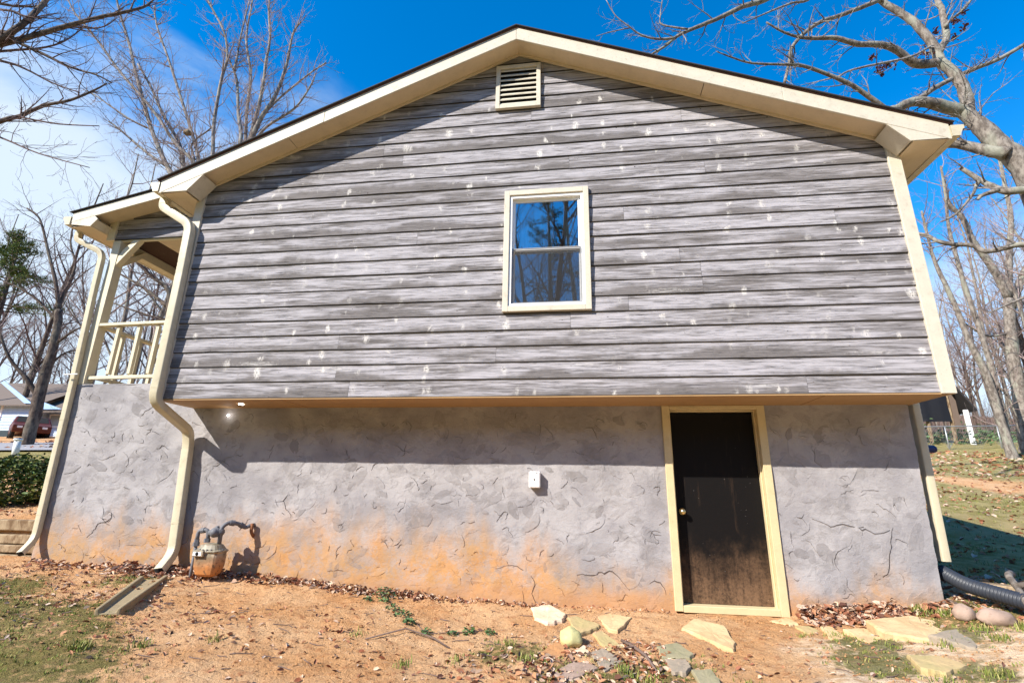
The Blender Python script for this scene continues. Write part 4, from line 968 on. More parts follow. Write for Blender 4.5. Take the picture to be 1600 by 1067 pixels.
# concrete splash block: trough open towards the camera, two raised side rails
b = MB(); p0 = Vector((.215, .12)); p1 = Vector((.76, -.93)); dv = (p1 - p0).normalized(); nv = Vector((dv.y, -dv.x))
L_ = (p1 - p0).length
def sb(u, v, z): q = p0 + dv * u + nv * v; return (q.x, q.y, z + gz(p0.x, p0.y) * (1 - u / L_) + gz(p1.x, p1.y) * u / L_)
sec = [(-.16, -.06), (.16, -.06), (.16, .055), (.115, .055), (.095, .012), (-.095, .012), (-.115, .055), (-.16, .055)]
V = []
for u in (0, L_ * .33, L_ * .66, L_): V += [sb(u, v * (.80 - .22 * u / L_), z * .85) for v, z in sec]
b.add(V, [(j * 8 + (i + 1) % 8, j * 8 + i, (j + 1) * 8 + i, (j + 1) * 8 + (i + 1) % 8) for j in range(3) for i in range(8)] + [tuple(range(8)), tuple(range(31, 23, -1))])
bevel(obj(b, 'splash_block', 'concrete', 'mossy concrete splash trough lying under the mouth of the left main downspout', 'splash block'), .01, 2)

# flagstones
FL = [
 ('st_white', [(4.146, .405), (4.321, .529), (4.497, .229), (4.467, .046), (4.345, -.029), (4.216, .061)], .05, 'pale whitish flat stone nearest the wall below the outlet box'),
 ('st_olive', [(4.51, .189), (4.592, .246), (4.81, .01), (4.773, -.086), (4.619, -.265)], .045, 'ochre wedge-shaped flagstone directly behind the round lichen stone'),
 ('st_yellow', [(4.783, .281), (4.926, .387), (5.115, .293), (4.953, -.107), (4.873, -.068)], .02, 'pale yellow flat flagstone just left of the basement door near the wall'),
 ('st_olive', [(4.738, -.178), (4.817, -.097), (4.98, -.452), (4.936, -.575), (4.875, -.612)], .04, 'olive yellow flagstone touching the tip of the grey-green slab'),
 ('st_grey', [(4.708, -.693), (4.809, -.567), (4.948, -.793), (4.805, -1.008)], .04, 'grey-green diamond-shaped flagstone in front of the olive ones'),
 ('st_rust', [(4.338, -.74), (4.435, -.469), (4.521, -.574), (4.516, -.736), (4.443, -.812)], .06, 'rusty orange pointed stone left of the round lichen stone'),
 ('st_white', [(4.539, -.666), (4.661, -.446), (4.723, -.662), (4.641, -.744)], .03, 'small crumbled whitish stone under the round lichen stone'),
 ('st_pink', [(4.45, -1.106), (4.559, -.917), (4.719, -.891), (4.766, -.98), (4.607, -1.155), (4.503, -1.215)], .05, 'long pinkish stone half buried in leaves at the bottom edge'),
 ('st_green', [(5.228, -.485), (5.404, -.369), (5.487, -.57), (5.444, -.667), (5.24, -.699)], .05, 'mossy green-brown flagstone, topmost of the three dark ones'),
 ('st_grey', [(5.252, -.72), (5.413, -.70), (5.415, -.854), (5.364, -.94), (5.268, -.944)], .05, 'grey-brown flagstone, middle one of the three dark ones'),
 ('st_green', [(5.41, -.88), (5.55, -.836), (5.576, -1.006), (5.516, -1.147), (5.413, -1.161)], .05, 'greenish flagstone at the bottom edge, lowest of the three dark ones'),
 ('st_yellow', [(5.513, .031), (5.677, .298), (5.897, .125), (5.878, -.289), (5.815, -.443), (5.687, -.257)], .06, 'large tan half-moon flagstone with a thick raised edge before the door'),
 ('st_yellow', [(6.385, .44), (6.565, .547), (6.61, .37), (6.513, .304)], .02, 'small yellow flagstone at the right foot of the door frame'),
 ('st_olive', [(6.538, .27), (6.661, .305), (6.703, .152), (6.644, .063), (6.568, .078)], .02, 'small tan flagstone beside the pile of red leaves'),
 ('st_yellow', [(6.739, .235), (6.835, .232), (6.815, -.114), (6.678, -.092)], .02, 'narrow yellow flagstone second from the pile of red leaves'),
 ('st_yellow', [(6.849, .06), (7.044, .122), (7.046, -.139), (6.884, -.302)], .03, 'yellow four-sided flagstone touching the big yellow one on its left'),
 ('st_yellow', [(7.069, .121), (7.555, .333), (7.677, .206), (7.571, .081), (7.554, -.128), (7.307, -.298), (7.049, -.197)], .04, 'biggest yellow flagstone in front of the right end of the wall'),
 ('st_grey', [(7.307, -.298), (7.617, -.127), (7.586, -.342), (7.474, -.563), (7.415, -.459)], .035, 'grey-brown flagstone overlapping the big yellow one'),
 ('st_olive', [(6.988, -.569), (7.254, -.569), (7.287, -.719), (7.057, -.872), (6.939, -.806)], .05, 'tan flagstone at the lower right, nearest the bottom edge'),
]
R = random.Random(3)
for idx, (mm, poly, th, lab) in enumerate(FL):
    cx = sum(p[0] for p in poly) / len(poly); cy = sum(p[1] for p in poly) / len(poly)
    P = []
    n = len(poly)
    for i in range(n):
        a, c = poly[i], poly[(i + 1) % n]
        for t in (0, .2, .4, .6, .8):
            P.append((a[0] + (c[0] - a[0]) * t + R.uniform(-.011, .011) * (t > 0), a[1] + (c[1] - a[1]) * t + R.uniform(-.011, .011) * (t > 0)))
    area = sum(P[i][0] * P[(i + 1) % len(P)][1] - P[(i + 1) % len(P)][0] * P[i][1] for i in range(len(P)))
    if area < 0: P = P[::-1]
    tx, ty = R.uniform(-.03, .03), R.uniform(.05, .09)
    zc = max(gz(x, y) for x, y in P[::5]) * .3 + gz(cx, cy) * .7
    top = lambda x, y: zc + th * .28 + .002 + tx * (x - cx) + ty * (y - cy) + .004 * noise.noise(Vector((x * 14, y * 14, idx))) + .003 * noise.noise(Vector((x * 45, y * 45, idx)))
    b = MB(); k = len(P); V = []; shr = [(1.0, -.12), (1.01, -.004 - th * .3), (.985, -.003), (.95, 0)]
    for s_, dz in shr: V += [(cx + (x - cx) * s_, cy + (y - cy) * s_, top(x, y) + dz) for x, y in P]
    for s_ in (.6, .25): V += [(cx + (x - cx) * s_, cy + (y - cy) * s_, top(cx + (x - cx) * s_, cy + (y - cy) * s_)) for x, y in P]
    V.append((cx, cy, top(cx, cy)))
    F = [(j * k + i, j * k + (i + 1) % k, (j + 1) * k + (i + 1) % k, (j + 1) * k + i) for j in range(5) for i in range(k)] + [(5 * k + i, 5 * k + (i + 1) % k, 6 * k) for i in range(k)]
    b.add(V, F, 0, False)
    obj(b, 'flagstone', mm, lab, 'flagstone', 'loose flagstones along the basement wall')
def boulder(name, c, r, sx, sy, sz, mm, lab, seed, group=None):
    b = MB(); sphere(b, (0, 0, 0), 1, nu=24, nv=16)
    b.v = [tuple(Vector(v) * (1 + .16 * noise.noise(Vector(v) * 1.6 + Vector((seed, 0, 0))) + .05 * noise.noise(Vector(v) * 5 + Vector((seed, 0, 0))))) for v in b.v]
    b.v = [(c[0] + v[0] * r * sx, c[1] + v[1] * r * sy, c[2] + v[2] * r * sz) for v in b.v]
    return obj(b, name, mm, lab, 'rock', group)
boulder('rock', (4.555, -.40, gz(4.555, -.4) + .045), .095, 1, .85, .85, 'st_lichen', 'rounded yellow-green lichen stone among the flagstones', 1)
boulder('rock', (7.86, .14, gz(7.86, .14) + .04), .085, .9, .9, .85, 'st_pink', 'smaller upright pinkish rock left of its neighbour by the black pipe', 4, 'pink rocks by the black pipe')
boulder('rock', (7.97, -.06, gz(7.97, -.06) + .04), .115, 1.1, 1, .60, 'st_pink', 'larger flat pinkish rock in front of the black pipe', 9, 'pink rocks by the black pipe')

# black corrugated drain pipe
P = smooth_path([(8.13, .78, -1.62), (8.15, .50, -1.70), (8.24, .18, -1.73), (8.36, -.25, -1.78), (8.62, -.95, -1.84), (8.9, -1.7, -1.9)], .25, 8)
Q = []; acc = 0; tot = sum((P[i + 1] - P[i]).length for i in range(len(P) - 1)); n = int(tot / .006); 
def at_len(P, s):
    for i in range(len(P) - 1):
        l = (P[i + 1] - P[i]).length
        if s <= l: return P[i].lerp(P[i + 1], s / max(l, 1e-9))
        s -= l
    return P[-1]
b = MB(); pts = [at_len(P, i * .006) for i in range(n)]; b.tube(pts, [.057 + .009 * max(-.6, math.sin(i * .006 * 2 * math.pi / .030)) for i in range(n)], 20)
obj(b, 'drain_pipe', 'corr', 'black corrugated drain pipe leading away from the right downspout', 'pipe')

# weathered stick leaning over the pipe
stk = [(8.63, .62, -1.60), (8.50, .48, -1.60), (8.36, .20, -1.66), (8.20, -.10, -1.76), (8.02, -.42, -1.86), (7.9, -.62, -1.89)]
b = MB(); b.tube(smooth_path(stk, .1, 4), [.032 - .0007 * i for i in range(len(smooth_path(stk, .1, 4)))], 9); b.tube([(8.36, .20, -1.65), (8.41, .14, -1.62)], [.03, .018], 7)
obj(b, 'stick', 'bark', 'thick pale weathered stick lying across the black drain pipe', 'stick')
b = MB(); b.bar((8.50, 1.02, -1.78), (9.6, .35, -1.80), .16, .10); bevel(obj(b, 'timber', 'timber', 'half-buried timber lying in the leaves right of the black drain pipe', 'timber'), .012, 2)
b = MB(); b.bar((8.80, .55, -1.70), (9.5, .42, -1.74), .05, .05)

# retaining timbers at the left
R = random.Random(5)
for i, (z0, z1, yy, lab) in enumerate([(-1.53, -1.40, .86, 'topmost and widest old timber of the retaining wall left of the porch'), (-1.68, -1.57, .84, 'second old timber from the top of the retaining wall'), (-1.78, -1.69, .80, 'third old timber from the top of the retaining wall'), (-1.90, -1.80, .78, 'lowest old timber of the retaining wall, half sunk in the soil')]):
    b = MB(); n = 16; V = []
    for k in range(n + 1):
        x = -6.0 + 4.02 * k / n; dz = .012 * noise.noise(Vector((x * 1.3, i, 0))); dy = .015 * noise.noise(Vector((x * 1.1, i, 5)))
        V += [(x, yy + dy, z0 + dz), (x, yy + dy + .13, z0 + dz), (x, yy + dy + .13, z1 + dz), (x, yy + dy, z1 + dz)]
    b.add(V, [(k * 4 + j, (k + 1) * 4 + j, (k + 1) * 4 + (j + 1) % 4, k * 4 + (j + 1) % 4) for k in range(n) for j in range(4)] + [(0, 1, 2, 3), (n * 4 + 3, n * 4 + 2, n * 4 + 1, n * 4)])
    bevel(obj(b, 'retaining_timber', 'timber', lab, 'timber', 'stacked retaining timbers'), .014, 2)
b = MB(); b.bar((-2.95, .35, -1.865), (-2.02, .28, -1.862), .22, .04); bevel(obj(b, 'plank', 'concrete', 'grey weathered plank on the soil below the left downspout', 'plank'), .006)

# navy round-ended object, hose hanger on the side wall
b = MB(); b.tube([(8.07, .95, -.435), (8.40, .95, -.435)], .040, 20); sphere(b, (8.40, .95, -.435), .040); b.tube([(8.05, .95, -.435), (8.07, .95, -.435)], .07, 20)
obj(b, 'bracket_arm', 'navy', 'navy blue round-ended arm sticking out behind the right downspout', 'bracket')

# ================================================================ LITTER AND GRASS (uncountable)
R = random.Random(21)
def blade_leaf(b, x, y, z, s, kind=0):
    a = R.uniform(0, 6.28); ti = R.uniform(-.9, .9); ro = R.uniform(-.6, .6); rn = R.random()
    c, sn = math.cos(a), math.sin(a); w = s * R.uniform(.35, .6); cu = R.uniform(.1, .6) * s
    P = [(-s, 0, 0), (-.35 * s, -w, cu), (.45 * s, -w * .8, cu), (s, 0, cu * .3), (.45 * s, w * .8, cu), (-.35 * s, w, cu), (.05 * s, 0, -.0)]
    V = []
    for (u, v, q) in P:
        Y = v * math.cos(ti) - q * math.sin(ti); Q = v * math.sin(ti) + q * math.cos(ti); U = u * math.cos(ro) - Q * math.sin(ro); Q = u * math.sin(ro) + Q * math.cos(ro)
        V.append((x + U * c - Y * sn, y + U * sn + Y * c, z + Q))
    zmin = min(v[2] for v in V)
    if zmin < z - s * .35: V = [(v[0], v[1], v[2] + (z - s * .35 - zmin)) for v in V]
    b.add(V, [(0, 1, 6), (1, 2, 6), (2, 3, 6), (3, 4, 6), (4, 5, 6), (5, 0, 6)], 0, False, rnd=rn)
b = MB()
def pile(n, x0, x1, yc, ys, zt, s0=.018, s1=.042):
    for _ in range(n):
        x = R.uniform(x0, x1); d = abs(R.gauss(0, 1)) * ys; y = yc - d
        if x > 8 and y > .6: continue
        blade_leaf(b, x, y, gz(x, y) + max(0, zt * math.exp(-(d / ys) ** 2)) * R.random() + .006, R.uniform(s0, s1))
pile(420, -.55, .25, .56, .16, .06); pile(160, -1.7, -.5, .52, .18, .03); pile(420, .05, .75, .50, .10, .06); pile(200, .7, 1.5, .56, .07, .05)
pile(650, 1.5, 3.0, .57, .055, .05, .012, .032); pile(260, 3.0, 4.4, .58, .04, .03, .010, .026); pile(90, 4.3, 5.5, .58, .05, .02, .008, .02)
pile(800, 6.68, 7.55, .55, .13, .10, .022, .045); pile(160, 7.4, 8.0, .5, .12, .03)
def spray(n, cx, cy, rx, ry, s0, s1):
    for _ in range(n):
        a = R.uniform(0, 6.28); r = math.sqrt(R.random()); x = cx + rx * r * math.cos(a); y = cy + ry * r * math.sin(a)
        if y > .57 and -2 < x < 8.05: continue
        blade_leaf(b, x, y, gz(x, y) + .005, R.uniform(s0, s1))
spray(260, 4.75, -1.0, .55, .35, .015, .038); spray(200, 5.05, -.62, .28, .35, .012, .032); spray(150, 4.1, -1.1, .5, .4, .014, .035); spray(110, 4.62, -.5, .25, .2, .01, .025)
spray(620, 3.0, -.9, 3.4, .9, .008, .028); spray(330, -.2, -.2, 1.2, .7, .012, .03); spray(160, .9, -.8, 1.2, .6, .010, .03); spray(160, 7.0, -.5, 1.4, .7, .008, .024)
spray(500, 9.0, 1.2, 1.3, 1.1, .018, .04); spray(2200, 12, 6, 6, 6, .03, .07); spray(260, 8.3, .4, .5, .5, .015, .035); spray(1500, 20, 19, 7, 5, .05, .12); spray(420, 17.2, 12.3, 4, 3, .04, .08)
spray(700, -14, 12.5, 9, 2.0, .06, .12); spray(300, -3.6, 2.0, 1.4, 1.0, .02, .045)
tag(b.build('leaf_litter', 'litter'), kind='stuff')

b = MB()
def tuft(x, y, n, hh, sp):
    for _ in range(n):
        a = R.uniform(0, 6.28); r = R.random() * sp; px, py = x + r * math.cos(a), y + r * math.sin(a); z = gz(px, py) - .002
        hgt = hh * R.uniform(.5, 1.2); le = R.uniform(.2, .9) * hgt; w = .0028 + hh * .02; t = R.uniform(0, 6.28); c, s_ = math.cos(t), math.sin(t); rn = R.random()
        b.add([(px - w * s_, py + w * c, z), (px + w * s_, py - w * c, z), (px + c * le * .5 + w * .6 * s_, py + s_ * le * .5 - w * .6 * c, z + hgt * .7), (px + c * le * .5 - w * .6 * s_, py + s_ * le * .5 + w * .6 * c, z + hgt * .7), (px + c * le, py + s_ * le, z + hgt)],
              [(0, 1, 2, 3), (3, 2, 4)], 0, False, rnd=rn)
cnt = 0
while cnt < 1500:
    x, y = R.uniform(-2.3, 8.9), R.uniform(-2.0, .55); mo = zones(x, y)[0]
    if R.random() < mo * .9: tuft(x, y, 7, .022, .03); cnt += 1
for (x, y, n, hh) in ((1.2, -1.55, 90, .06), (1.5, -1.35, 60, .05), (1.9, -1.1, 40, .04), (3.4, -1.15, 40, .05), (3.75, -1.0, 30, .045), (4.25, -.9, 60, .05), (4.05, -.62, 40, .045), (4.95, -.98, 60, .055), (5.1, -1.1, 40, .05), (2.85, -.7, 40, .03), (7.65, .38, 90, .06), (7.8, .3, 80, .06), (8.0, .12, 60, .05), (8.05, -.22, 90, .06), (7.75, -.2, 70, .05), (7.72, -.42, 60, .05), (7.35, -.42, 50, .045), (7.35, -.9, 60, .05), (7.0, -.95, 40, .05), (6.75, .0, 50, .035), (6.5, .0, 40, .03), (5.75, -1.0, 20, .03)):
    tuft(x, y, n, hh, .09)
for _ in range(1700):
    x, y = R.uniform(8.5, 17), R.uniform(.6, 10)
    tuft(x, y, 4, .05, .12)
for _ in range(1300):
    x, y = R.uniform(14, 28), R.uniform(8, 24)
    if math.hypot((x - 17.2) / 3.4, (y - 12.3) / 2.3) > 1: tuft(x, y, 4, .09, .3)
tag(b.build('grass', 'grass'), kind='stuff')

# fallen twigs and crumbs of clay
b = MB()
for _ in range(210):
    x, y = R.uniform(-2, 8.6), R.uniform(-1.6, .4); a = R.uniform(-.7, .5) + R.choice((0, 0, 3.1)); l = R.uniform(.03, .16); P = []
    for k in range(4): P.append((x, y, gz(x, y) + .006)); x += math.cos(a) * l / 3; y += math.sin(a) * l / 3; a += R.uniform(-.4, .4)
    b.tube(P, [.004, .0035, .003, .0015], 4, False, True)
b.tube([(2.95, -.78, gz(2.95, -.78) + .01), (3.2, -.55, gz(3.2, -.55) + .03), (3.45, -.62, gz(3.45, -.62) + .03), (3.62, -.72, gz(3.62, -.72) + .01)], .006, 6)
tag(b.build('fallen_twigs', 'brush'), kind='stuff')
b = MB()
for _ in range(5200):
    x = R.uniform(-1.9, 8.4); y = R.uniform(-1.7, .5); s_ = R.uniform(.003, .012) * (1 if y < .3 else 1.3); z = gz(x, y) + s_ * .3
    V = [(x + s_ * R.uniform(.7, 1.2) * dx, y + s_ * R.uniform(.7, 1.2) * dy, z + s_ * R.uniform(.5, .9) * dz) for dx, dy, dz in ((1, 0, 0), (0, 1, 0), (-1, 0, 0), (0, -1, 0), (0, 0, 1), (0, 0, -1))]
    b.add(V, [(0, 1, 4), (1, 2, 4), (2, 3, 4), (3, 0, 4), (1, 0, 5), (2, 1, 5), (3, 2, 5), (0, 3, 5)])
pg = b.build('clay_crumbs', 'ground'); tag(pg, kind='stuff')

stk2 = [(4.97, -.34), (5.06, -.52), (5.12, -.72), (5.17, -.92)]
b = MB(); b.tube([(x, y, gz(x, y) + .035 - .005 * i) for i, (x, y) in enumerate(stk2)], [.011, .013, .012, .008], 7); b.tube([(5.06, -.52, gz(5.06, -.52) + .03), (4.99, -.56, gz(5, -.56) + .04)], [.008, .004], 5)
obj(b, 'stick', 'brush', 'thin brown stick on the leaves between the olive and the dark flagstones', 'stick')

# trailing weed
vine = [(2.62, .50), (2.668, .406), (2.72, .30), (2.849, .109), (3.018, -.094), (3.16, -.243), (3.307, -.428), (3.408, -.484), (3.514, -.40), (3.644, -.35), (3.823, -.323)]
b = MB(); b.tube([(x, y, gz(x, y) + .012) for x, y in vine], .004, 5)
obj(b, 'weed_runner', 'brush', 'thin runner of a trailing weed creeping from the wall over the clay', 'weed runner')
def weed(x, y, n, r, lab, hh=.05):
    b = MB()
    for _ in range(n):
        a = R.uniform(0, 6.28); q = R.random() ** .6 * r; px, py = x + q * math.cos(a), y + q * math.sin(a); z = gz(px, py) + R.uniform(.005, hh * (1.1 - q / r * .7)); s_ = R.uniform(.010, .02)
        blade_leaf(b, px, py, z, s_)
    return obj(b, 'weed', 'weed', lab, 'weed', 'green weeds on the clay')
for (x, y, n, r, hh, lab) in ((2.63, .42, 90, .12, .12, 'bushiest green weed against the foot of the wall in the leaves'), (2.52, .27, 30, .05, .06, 'small bright weed just left of the runner near the wall'), (2.72, .20, 36, .055, .06, 'light green weed on the runner nearest the wall'), (2.87, .03, 44, .07, .06, 'second green weed along the runner from the wall'), (3.03, -.14, 60, .085, .06, 'third and widest green weed along the runner'), (3.16, -.33, 44, .06, .06, 'fourth green weed at the bend of the runner'), (3.36, -.47, 40, .06, .05, 'dark bluish weed right after the bend of the runner'), (3.56, -.40, 26, .045, .04, 'little weed between the bend and the far end of the runner'), (3.68, -.34, 44, .06, .05, 'dark weed second from the far end of the runner'), (3.86, -.34, 34, .055, .04, 'last small weed at the far end of the runner')):
    weed(x, y, n, r, lab, hh)

# shrub above the timbers
sh = thing('shrub', 'dense dark green shrub above the retaining timbers at the left', 'shrub', (-4.4, 2.2, -1.35))
b = MB()
for k in range(26):
    a = R.uniform(0, 6.28); l = R.uniform(.3, .9); b.tube([(-4.4 + .1 * math.cos(a), 2.2 + .1 * math.sin(a), -1.4), (-4.4 + l * .6 * math.cos(a), 2.2 + l * .6 * math.sin(a), -1.0), (-4.4 + l * math.cos(a), 2.2 + l * math.sin(a), -.8 + R.uniform(0, .4))], [.018, .012, .005], 5, False)
b.build('stems', 'barkdark', sh)
b = MB()
for k in range(12000):
    a = R.uniform(0, 6.28); ph = math.acos(R.uniform(-.8, 1)); q = R.uniform(.45, 1) ** .5
    n_ = Vector((math.sin(ph) * math.cos(a), math.sin(ph) * math.sin(a), math.cos(ph)))
    rr = q * (1 + .30 * noise.noise(n_ * 2.3 + Vector((2, 0, 0))) + .14 * noise.noise(n_ * 6))
    x, y, z = -4.55 + n_.x * 1.25 * rr, 2.3 + n_.y * .85 * rr, -.98 + n_.z * .44 * rr
    if noise.noise(Vector((x * 5, y * 5, z * 5))) < -.25: continue
    blade_leaf(b, x, y, z, R.uniform(.024, .044))
b.build('foliage', 'bush', sh)
# ================================================================ TREES
def sprout(bt, bc, p, d, r, L, lv, R, P):
    """one branch: a wandering tapered tube, then its own side shoots"""
    n = 5 if lv < 3 else 4
    pts = [p]; q = p.copy(); dd = d.copy(); rs = [r]
    for i in range(n):
        dd = (dd + Vector((R.gauss(0, 1), R.gauss(0, 1), R.gauss(0, .8))) * P['wob'] + Vector((0, 0, P['up']))).normalized()
        q = q + dd * L / n; pts.append(q); rs.append(max(r * (1 - .8 * (i + 1) / n), P['rmin'] * .6))
    tgt = bt if r > P['rt'] else bc
    tgt.tube(pts, rs, 6 if r > .03 else (4 if r > .014 else 3), False, True)
    if lv <= 0 or r < P['rmin']: return
    k = P['k'][min(lv, len(P['k']) - 1)]
    for j in range(k):
        t = .22 + .76 * (j + R.random()) / k; i = min(int(t * n), n - 1); f = t * n - i
        bp = pts[i].lerp(pts[i + 1], f); tn = (pts[i + 1] - pts[i]).normalized()
        s_ = tn.orthogonal().normalized(); s_.rotate(Matrix.Rotation(R.uniform(0, 6.28), 3, tn))
        an = math.radians(R.uniform(*P['ang']))
        nd = tn * math.cos(an) + s_ * math.sin(an)
        rr = rs[i] * (1 - f) + rs[i + 1] * f
        sprout(bt, bc, bp, nd, max(rr * R.uniform(.5, .68), P['rmin'] * .7), L * R.uniform(*P['len']) * (1.05 - .45 * t), lv - 1, R, P)
def tree_obj(name, label, base, bt, bc, mt_='bark', mc='twig', group=None):
    t = thing(name, label, 'tree', base, group)
    o = bt.build('trunk', mt_, t)
    if bc.v: bc.build('crown', mc, t)
    return t
def traced(key, name, label, mt_, mc, base, seed, lv=2, k=(0, 3, 4, 4), dens=1.0, rt=.05, rmin=.004, ln=.42, leaves=None, tmin=0, wob=.16, ang=(28, 62), up=.03):
    R = random.Random(seed); bt, bc = MB(), MB()
    P = dict(wob=wob, up=up, rt=rt, rmin=rmin, k=k, ang=ang, len=(.35, .6))
    for ti, path in enumerate(TR[key]):
        pts = [Vector(q[:3]) for q in path]; rs = [q[3] for q in path]
        if ti == 0 and base is not None:
            pts = [Vector(base)] + pts; rs = [rs[0] * 1.35] + rs
        # densify with small wander
        PP = [pts[0]]; RR = [rs[0]]
        for i in range(len(pts) - 1):
            a = pts[max(i - 1, 0)]; b_ = pts[i]; c = pts[i + 1]; d = pts[min(i + 2, len(pts) - 1)]
            for s_ in (.25, .5, .75, 1):
                x = .5 * ((2 * b_) + (c - a) * s_ + (2 * a - 5 * b_ + 4 * c - d) * s_ * s_ + (3 * b_ - a - 3 * c + d) * s_ ** 3)
                rr = rs[i] * (1 - s_) + rs[i + 1] * s_; w = rr * .07
                PP.append(x + Vector((R.uniform(-w, w), R.uniform(-w, w), R.uniform(-w, w)))); RR.append(rr * R.uniform(.97, 1.04))
        (bt if max(rs) > rt or ti == 0 else bc).tube(PP, RR, 10 if max(rs) > .06 else 6, True, True)
        tot = sum((PP[i + 1] - PP[i]).length for i in range(len(PP) - 1))
        ns = int(tot * dens * 2.2) + 1
        for j in range(ns):
            t = max(tmin if ti else .5, .08) ; t = t + (1 - t) * (j + R.random()) / ns
            if ti == 0 and (leaves is not None or tot > 6 and max(rs) > .15) and t < .75: continue
            i = min(int(t * (len(PP) - 1)), len(PP) - 2); tn = (PP[i + 1] - PP[i]).normalized()
            s_ = tn.orthogonal().normalized(); s_.rotate(Matrix.Rotation(R.uniform(0, 6.28), 3, tn)); an = math.radians(R.uniform(*ang))
            r0 = min(RR[i] * .5, .022); sprout(bt, bc, PP[i], tn * math.cos(an) + s_ * math.sin(an), max(r0, rmin), ln * R.uniform(.6, 1.7) * (1 + tot * .08), lv, R, P)
    bs = base if base is not None else tuple(TR[key][0][0][:3])
    t = tree_obj(name, label, bs, bt, bc, mt_, mc)
    return t
def gnd(x, y): return (x, y, h(x, y) - .1)
mr = traced('maple_right', 'bare_tree', 'big pale-barked bare tree whose limbs reach over the right end of the roof', 'bark', 'barkpale', gnd(14.75, 6.4), 4, 3, (0, 2, 3, 4), 1.5, rmin=.0045, ln=.42, leaves=1, rt=.035)
R = random.Random(9)
# clumps of dead leaves still hanging on it
for (x, y, z, s_) in CL:
    b = MB()
    for _ in range(26):
        blade_leaf(b, x + R.gauss(0, s_), y + R.gauss(0, s_), z + R.gauss(0, s_), R.uniform(.03, .055))
    b.build('dead_leaf_clump', 'deadleaf', mr)
traced('maple_left', 'bare_tree', 'bare tree off the left edge sending dark limbs across the upper left sky', 'barkdark', 'twigdark', gnd(-9.2, 3.0), 14, 3, (0, 2, 3, 3), 1.5, rmin=.0045, ln=.5, leaves=1, rt=.04, ang=(22, 50))
mb_ = traced('maple_behind', 'bare_tree', 'many-stemmed pale bare tree above the porch roof holding a round nest', 'barkpale', 'twig', gnd(TR['maple_behind'][0][0][0], 11.0), 24, 3, (0, 3, 4, 4), 2.0, rmin=.005, ln=.6, rt=.035, up=.12)
traced('ash_behind', 'bare_tree', 'slimmer bare tree with upright forks left of the gable peak', 'barkpale', 'twig', gnd(TR['ash_behind'][0][0][0], 13.0), 34, 3, (0, 3, 4, 4), 2.2, rmin=.005, ln=.6, rt=.035, up=.12)
traced('dark_leaning', 'bare_tree', 'dark leaning trunk standing in front of the pale blue house', 'barkdark', 'twigdark', gnd(TR['dark_leaning'][0][0][0], 12.0), 44, 3, (0, 3, 4, 4), 1.4, rmin=.005, ln=.7, rt=.04)
traced('slim_twin', 'bare_tree', 'slim two-stemmed bare tree standing on the back lawn at the right', 'bark', 'twig', gnd(*TR['slim_twin'][0][0][:2]), 54, 3, (0, 3, 4, 4), 1.3, rmin=.006, ln=.7, rt=.04)
traced('stout_right', 'bare_tree', 'stout forking bare tree beside the chain-link fence at the right edge', 'bark', 'twig', gnd(*TR['stout_right'][0][0][:2]), 64, 3, (0, 3, 4, 4), 1.3, rmin=.006, ln=.8, rt=.04)
traced('porch_glimpse', 'bare_tree', 'bare tree glimpsed through the porch behind the railing', 'barkdark', 'twigdark', gnd(TR['porch_glimpse'][0][0][0], 9.0), 74, 3, (0, 3, 4, 4), 1.5, rmin=.005, ln=.5, rt=.04)
# nest
b = MB(); nx_, ny_, nz_ = NEST; sphere(b, (nx_, ny_, nz_), .15, 1.15, 1, .78)
b.v = [tuple(Vector(v) + (Vector(v) - Vector(NEST)) * .18 * noise.noise(Vector(v) * 12)) for v in b.v]
obj(b, 'nest', 'timber', 'round grey-brown nest hanging among the stems above the porch roof', 'nest')

# generic woodland trees: a few shapes, many copies
def generic(name, seed, H, spread, r0, lv=4, dark=False, forks=3):
    R = random.Random(seed); bt, bc = MB(), MB()
    P = dict(wob=.13, up=.10, rt=.055, rmin=.007, k=(0, 4, 5, 6, 6), ang=(22, 58), len=(.38, .62))
    pts = []; p = Vector((0, 0, -.3)); d = Vector((R.uniform(-.12, .12), R.uniform(-.12, .12), 1)).normalized(); rs = []
    n = 9
    for i in range(n + 1):
        pts.append(p.copy()); rs.append(r0 * (1 - .85 * i / n) * (1.25 if i == 0 else 1)); d = (d + Vector((R.gauss(0, .07), R.gauss(0, .07), .12))).normalized(); p = p + d * H / n
    bt.tube(pts, rs, 8, False, True)
    for j in range(11 + forks):
        t = .24 + .72 * (j + R.random() * .7) / (11 + forks); i = int(t * n); f = t * n - i; bp = pts[i].lerp(pts[min(i + 1, n)], f)
        a = R.uniform(0, 6.28); an = math.radians(R.uniform(26, 60)); nd = Vector((math.cos(a) * math.sin(an), math.sin(a) * math.sin(an), math.cos(an)))
        sprout(bt, bc, bp, nd, rs[i] * R.uniform(.4, .6), H * spread * R.uniform(.7, 1.1) * (1.15 - t * .7), lv - 1, R, P)
    me = []
    for bb, nm, mm in ((bt, 'trunk', 'barkdark' if dark else 'bark'), (bc, 'crown', 'twigdark' if dark else 'twig')):
        o = bb.build(nm, mm); me.append(o.data); bpy.data.objects.remove(o)
    return me
G = [generic('a', 101, 14, .34, .15), generic('b', 102, 16, .30, .16), generic('c', 103, 11, .42, .12, forks=1), generic('d', 104, 15, .30, .16, dark=True), generic('e', 105, 12, .40, .14, dark=True)]
def place(g, x, y, rz, sc, label, group):
    t = thing('bare_tree', label, 'tree', gnd(x, y), group); t.rotation_euler.z = rz; t.scale = (sc, sc, sc)
    for nm, me in zip(('trunk', 'crown'), G[g]):
        o = bpy.data.objects.new(nm, me); C.objects.link(o); o.parent = t
    return t
R = random.Random(77)
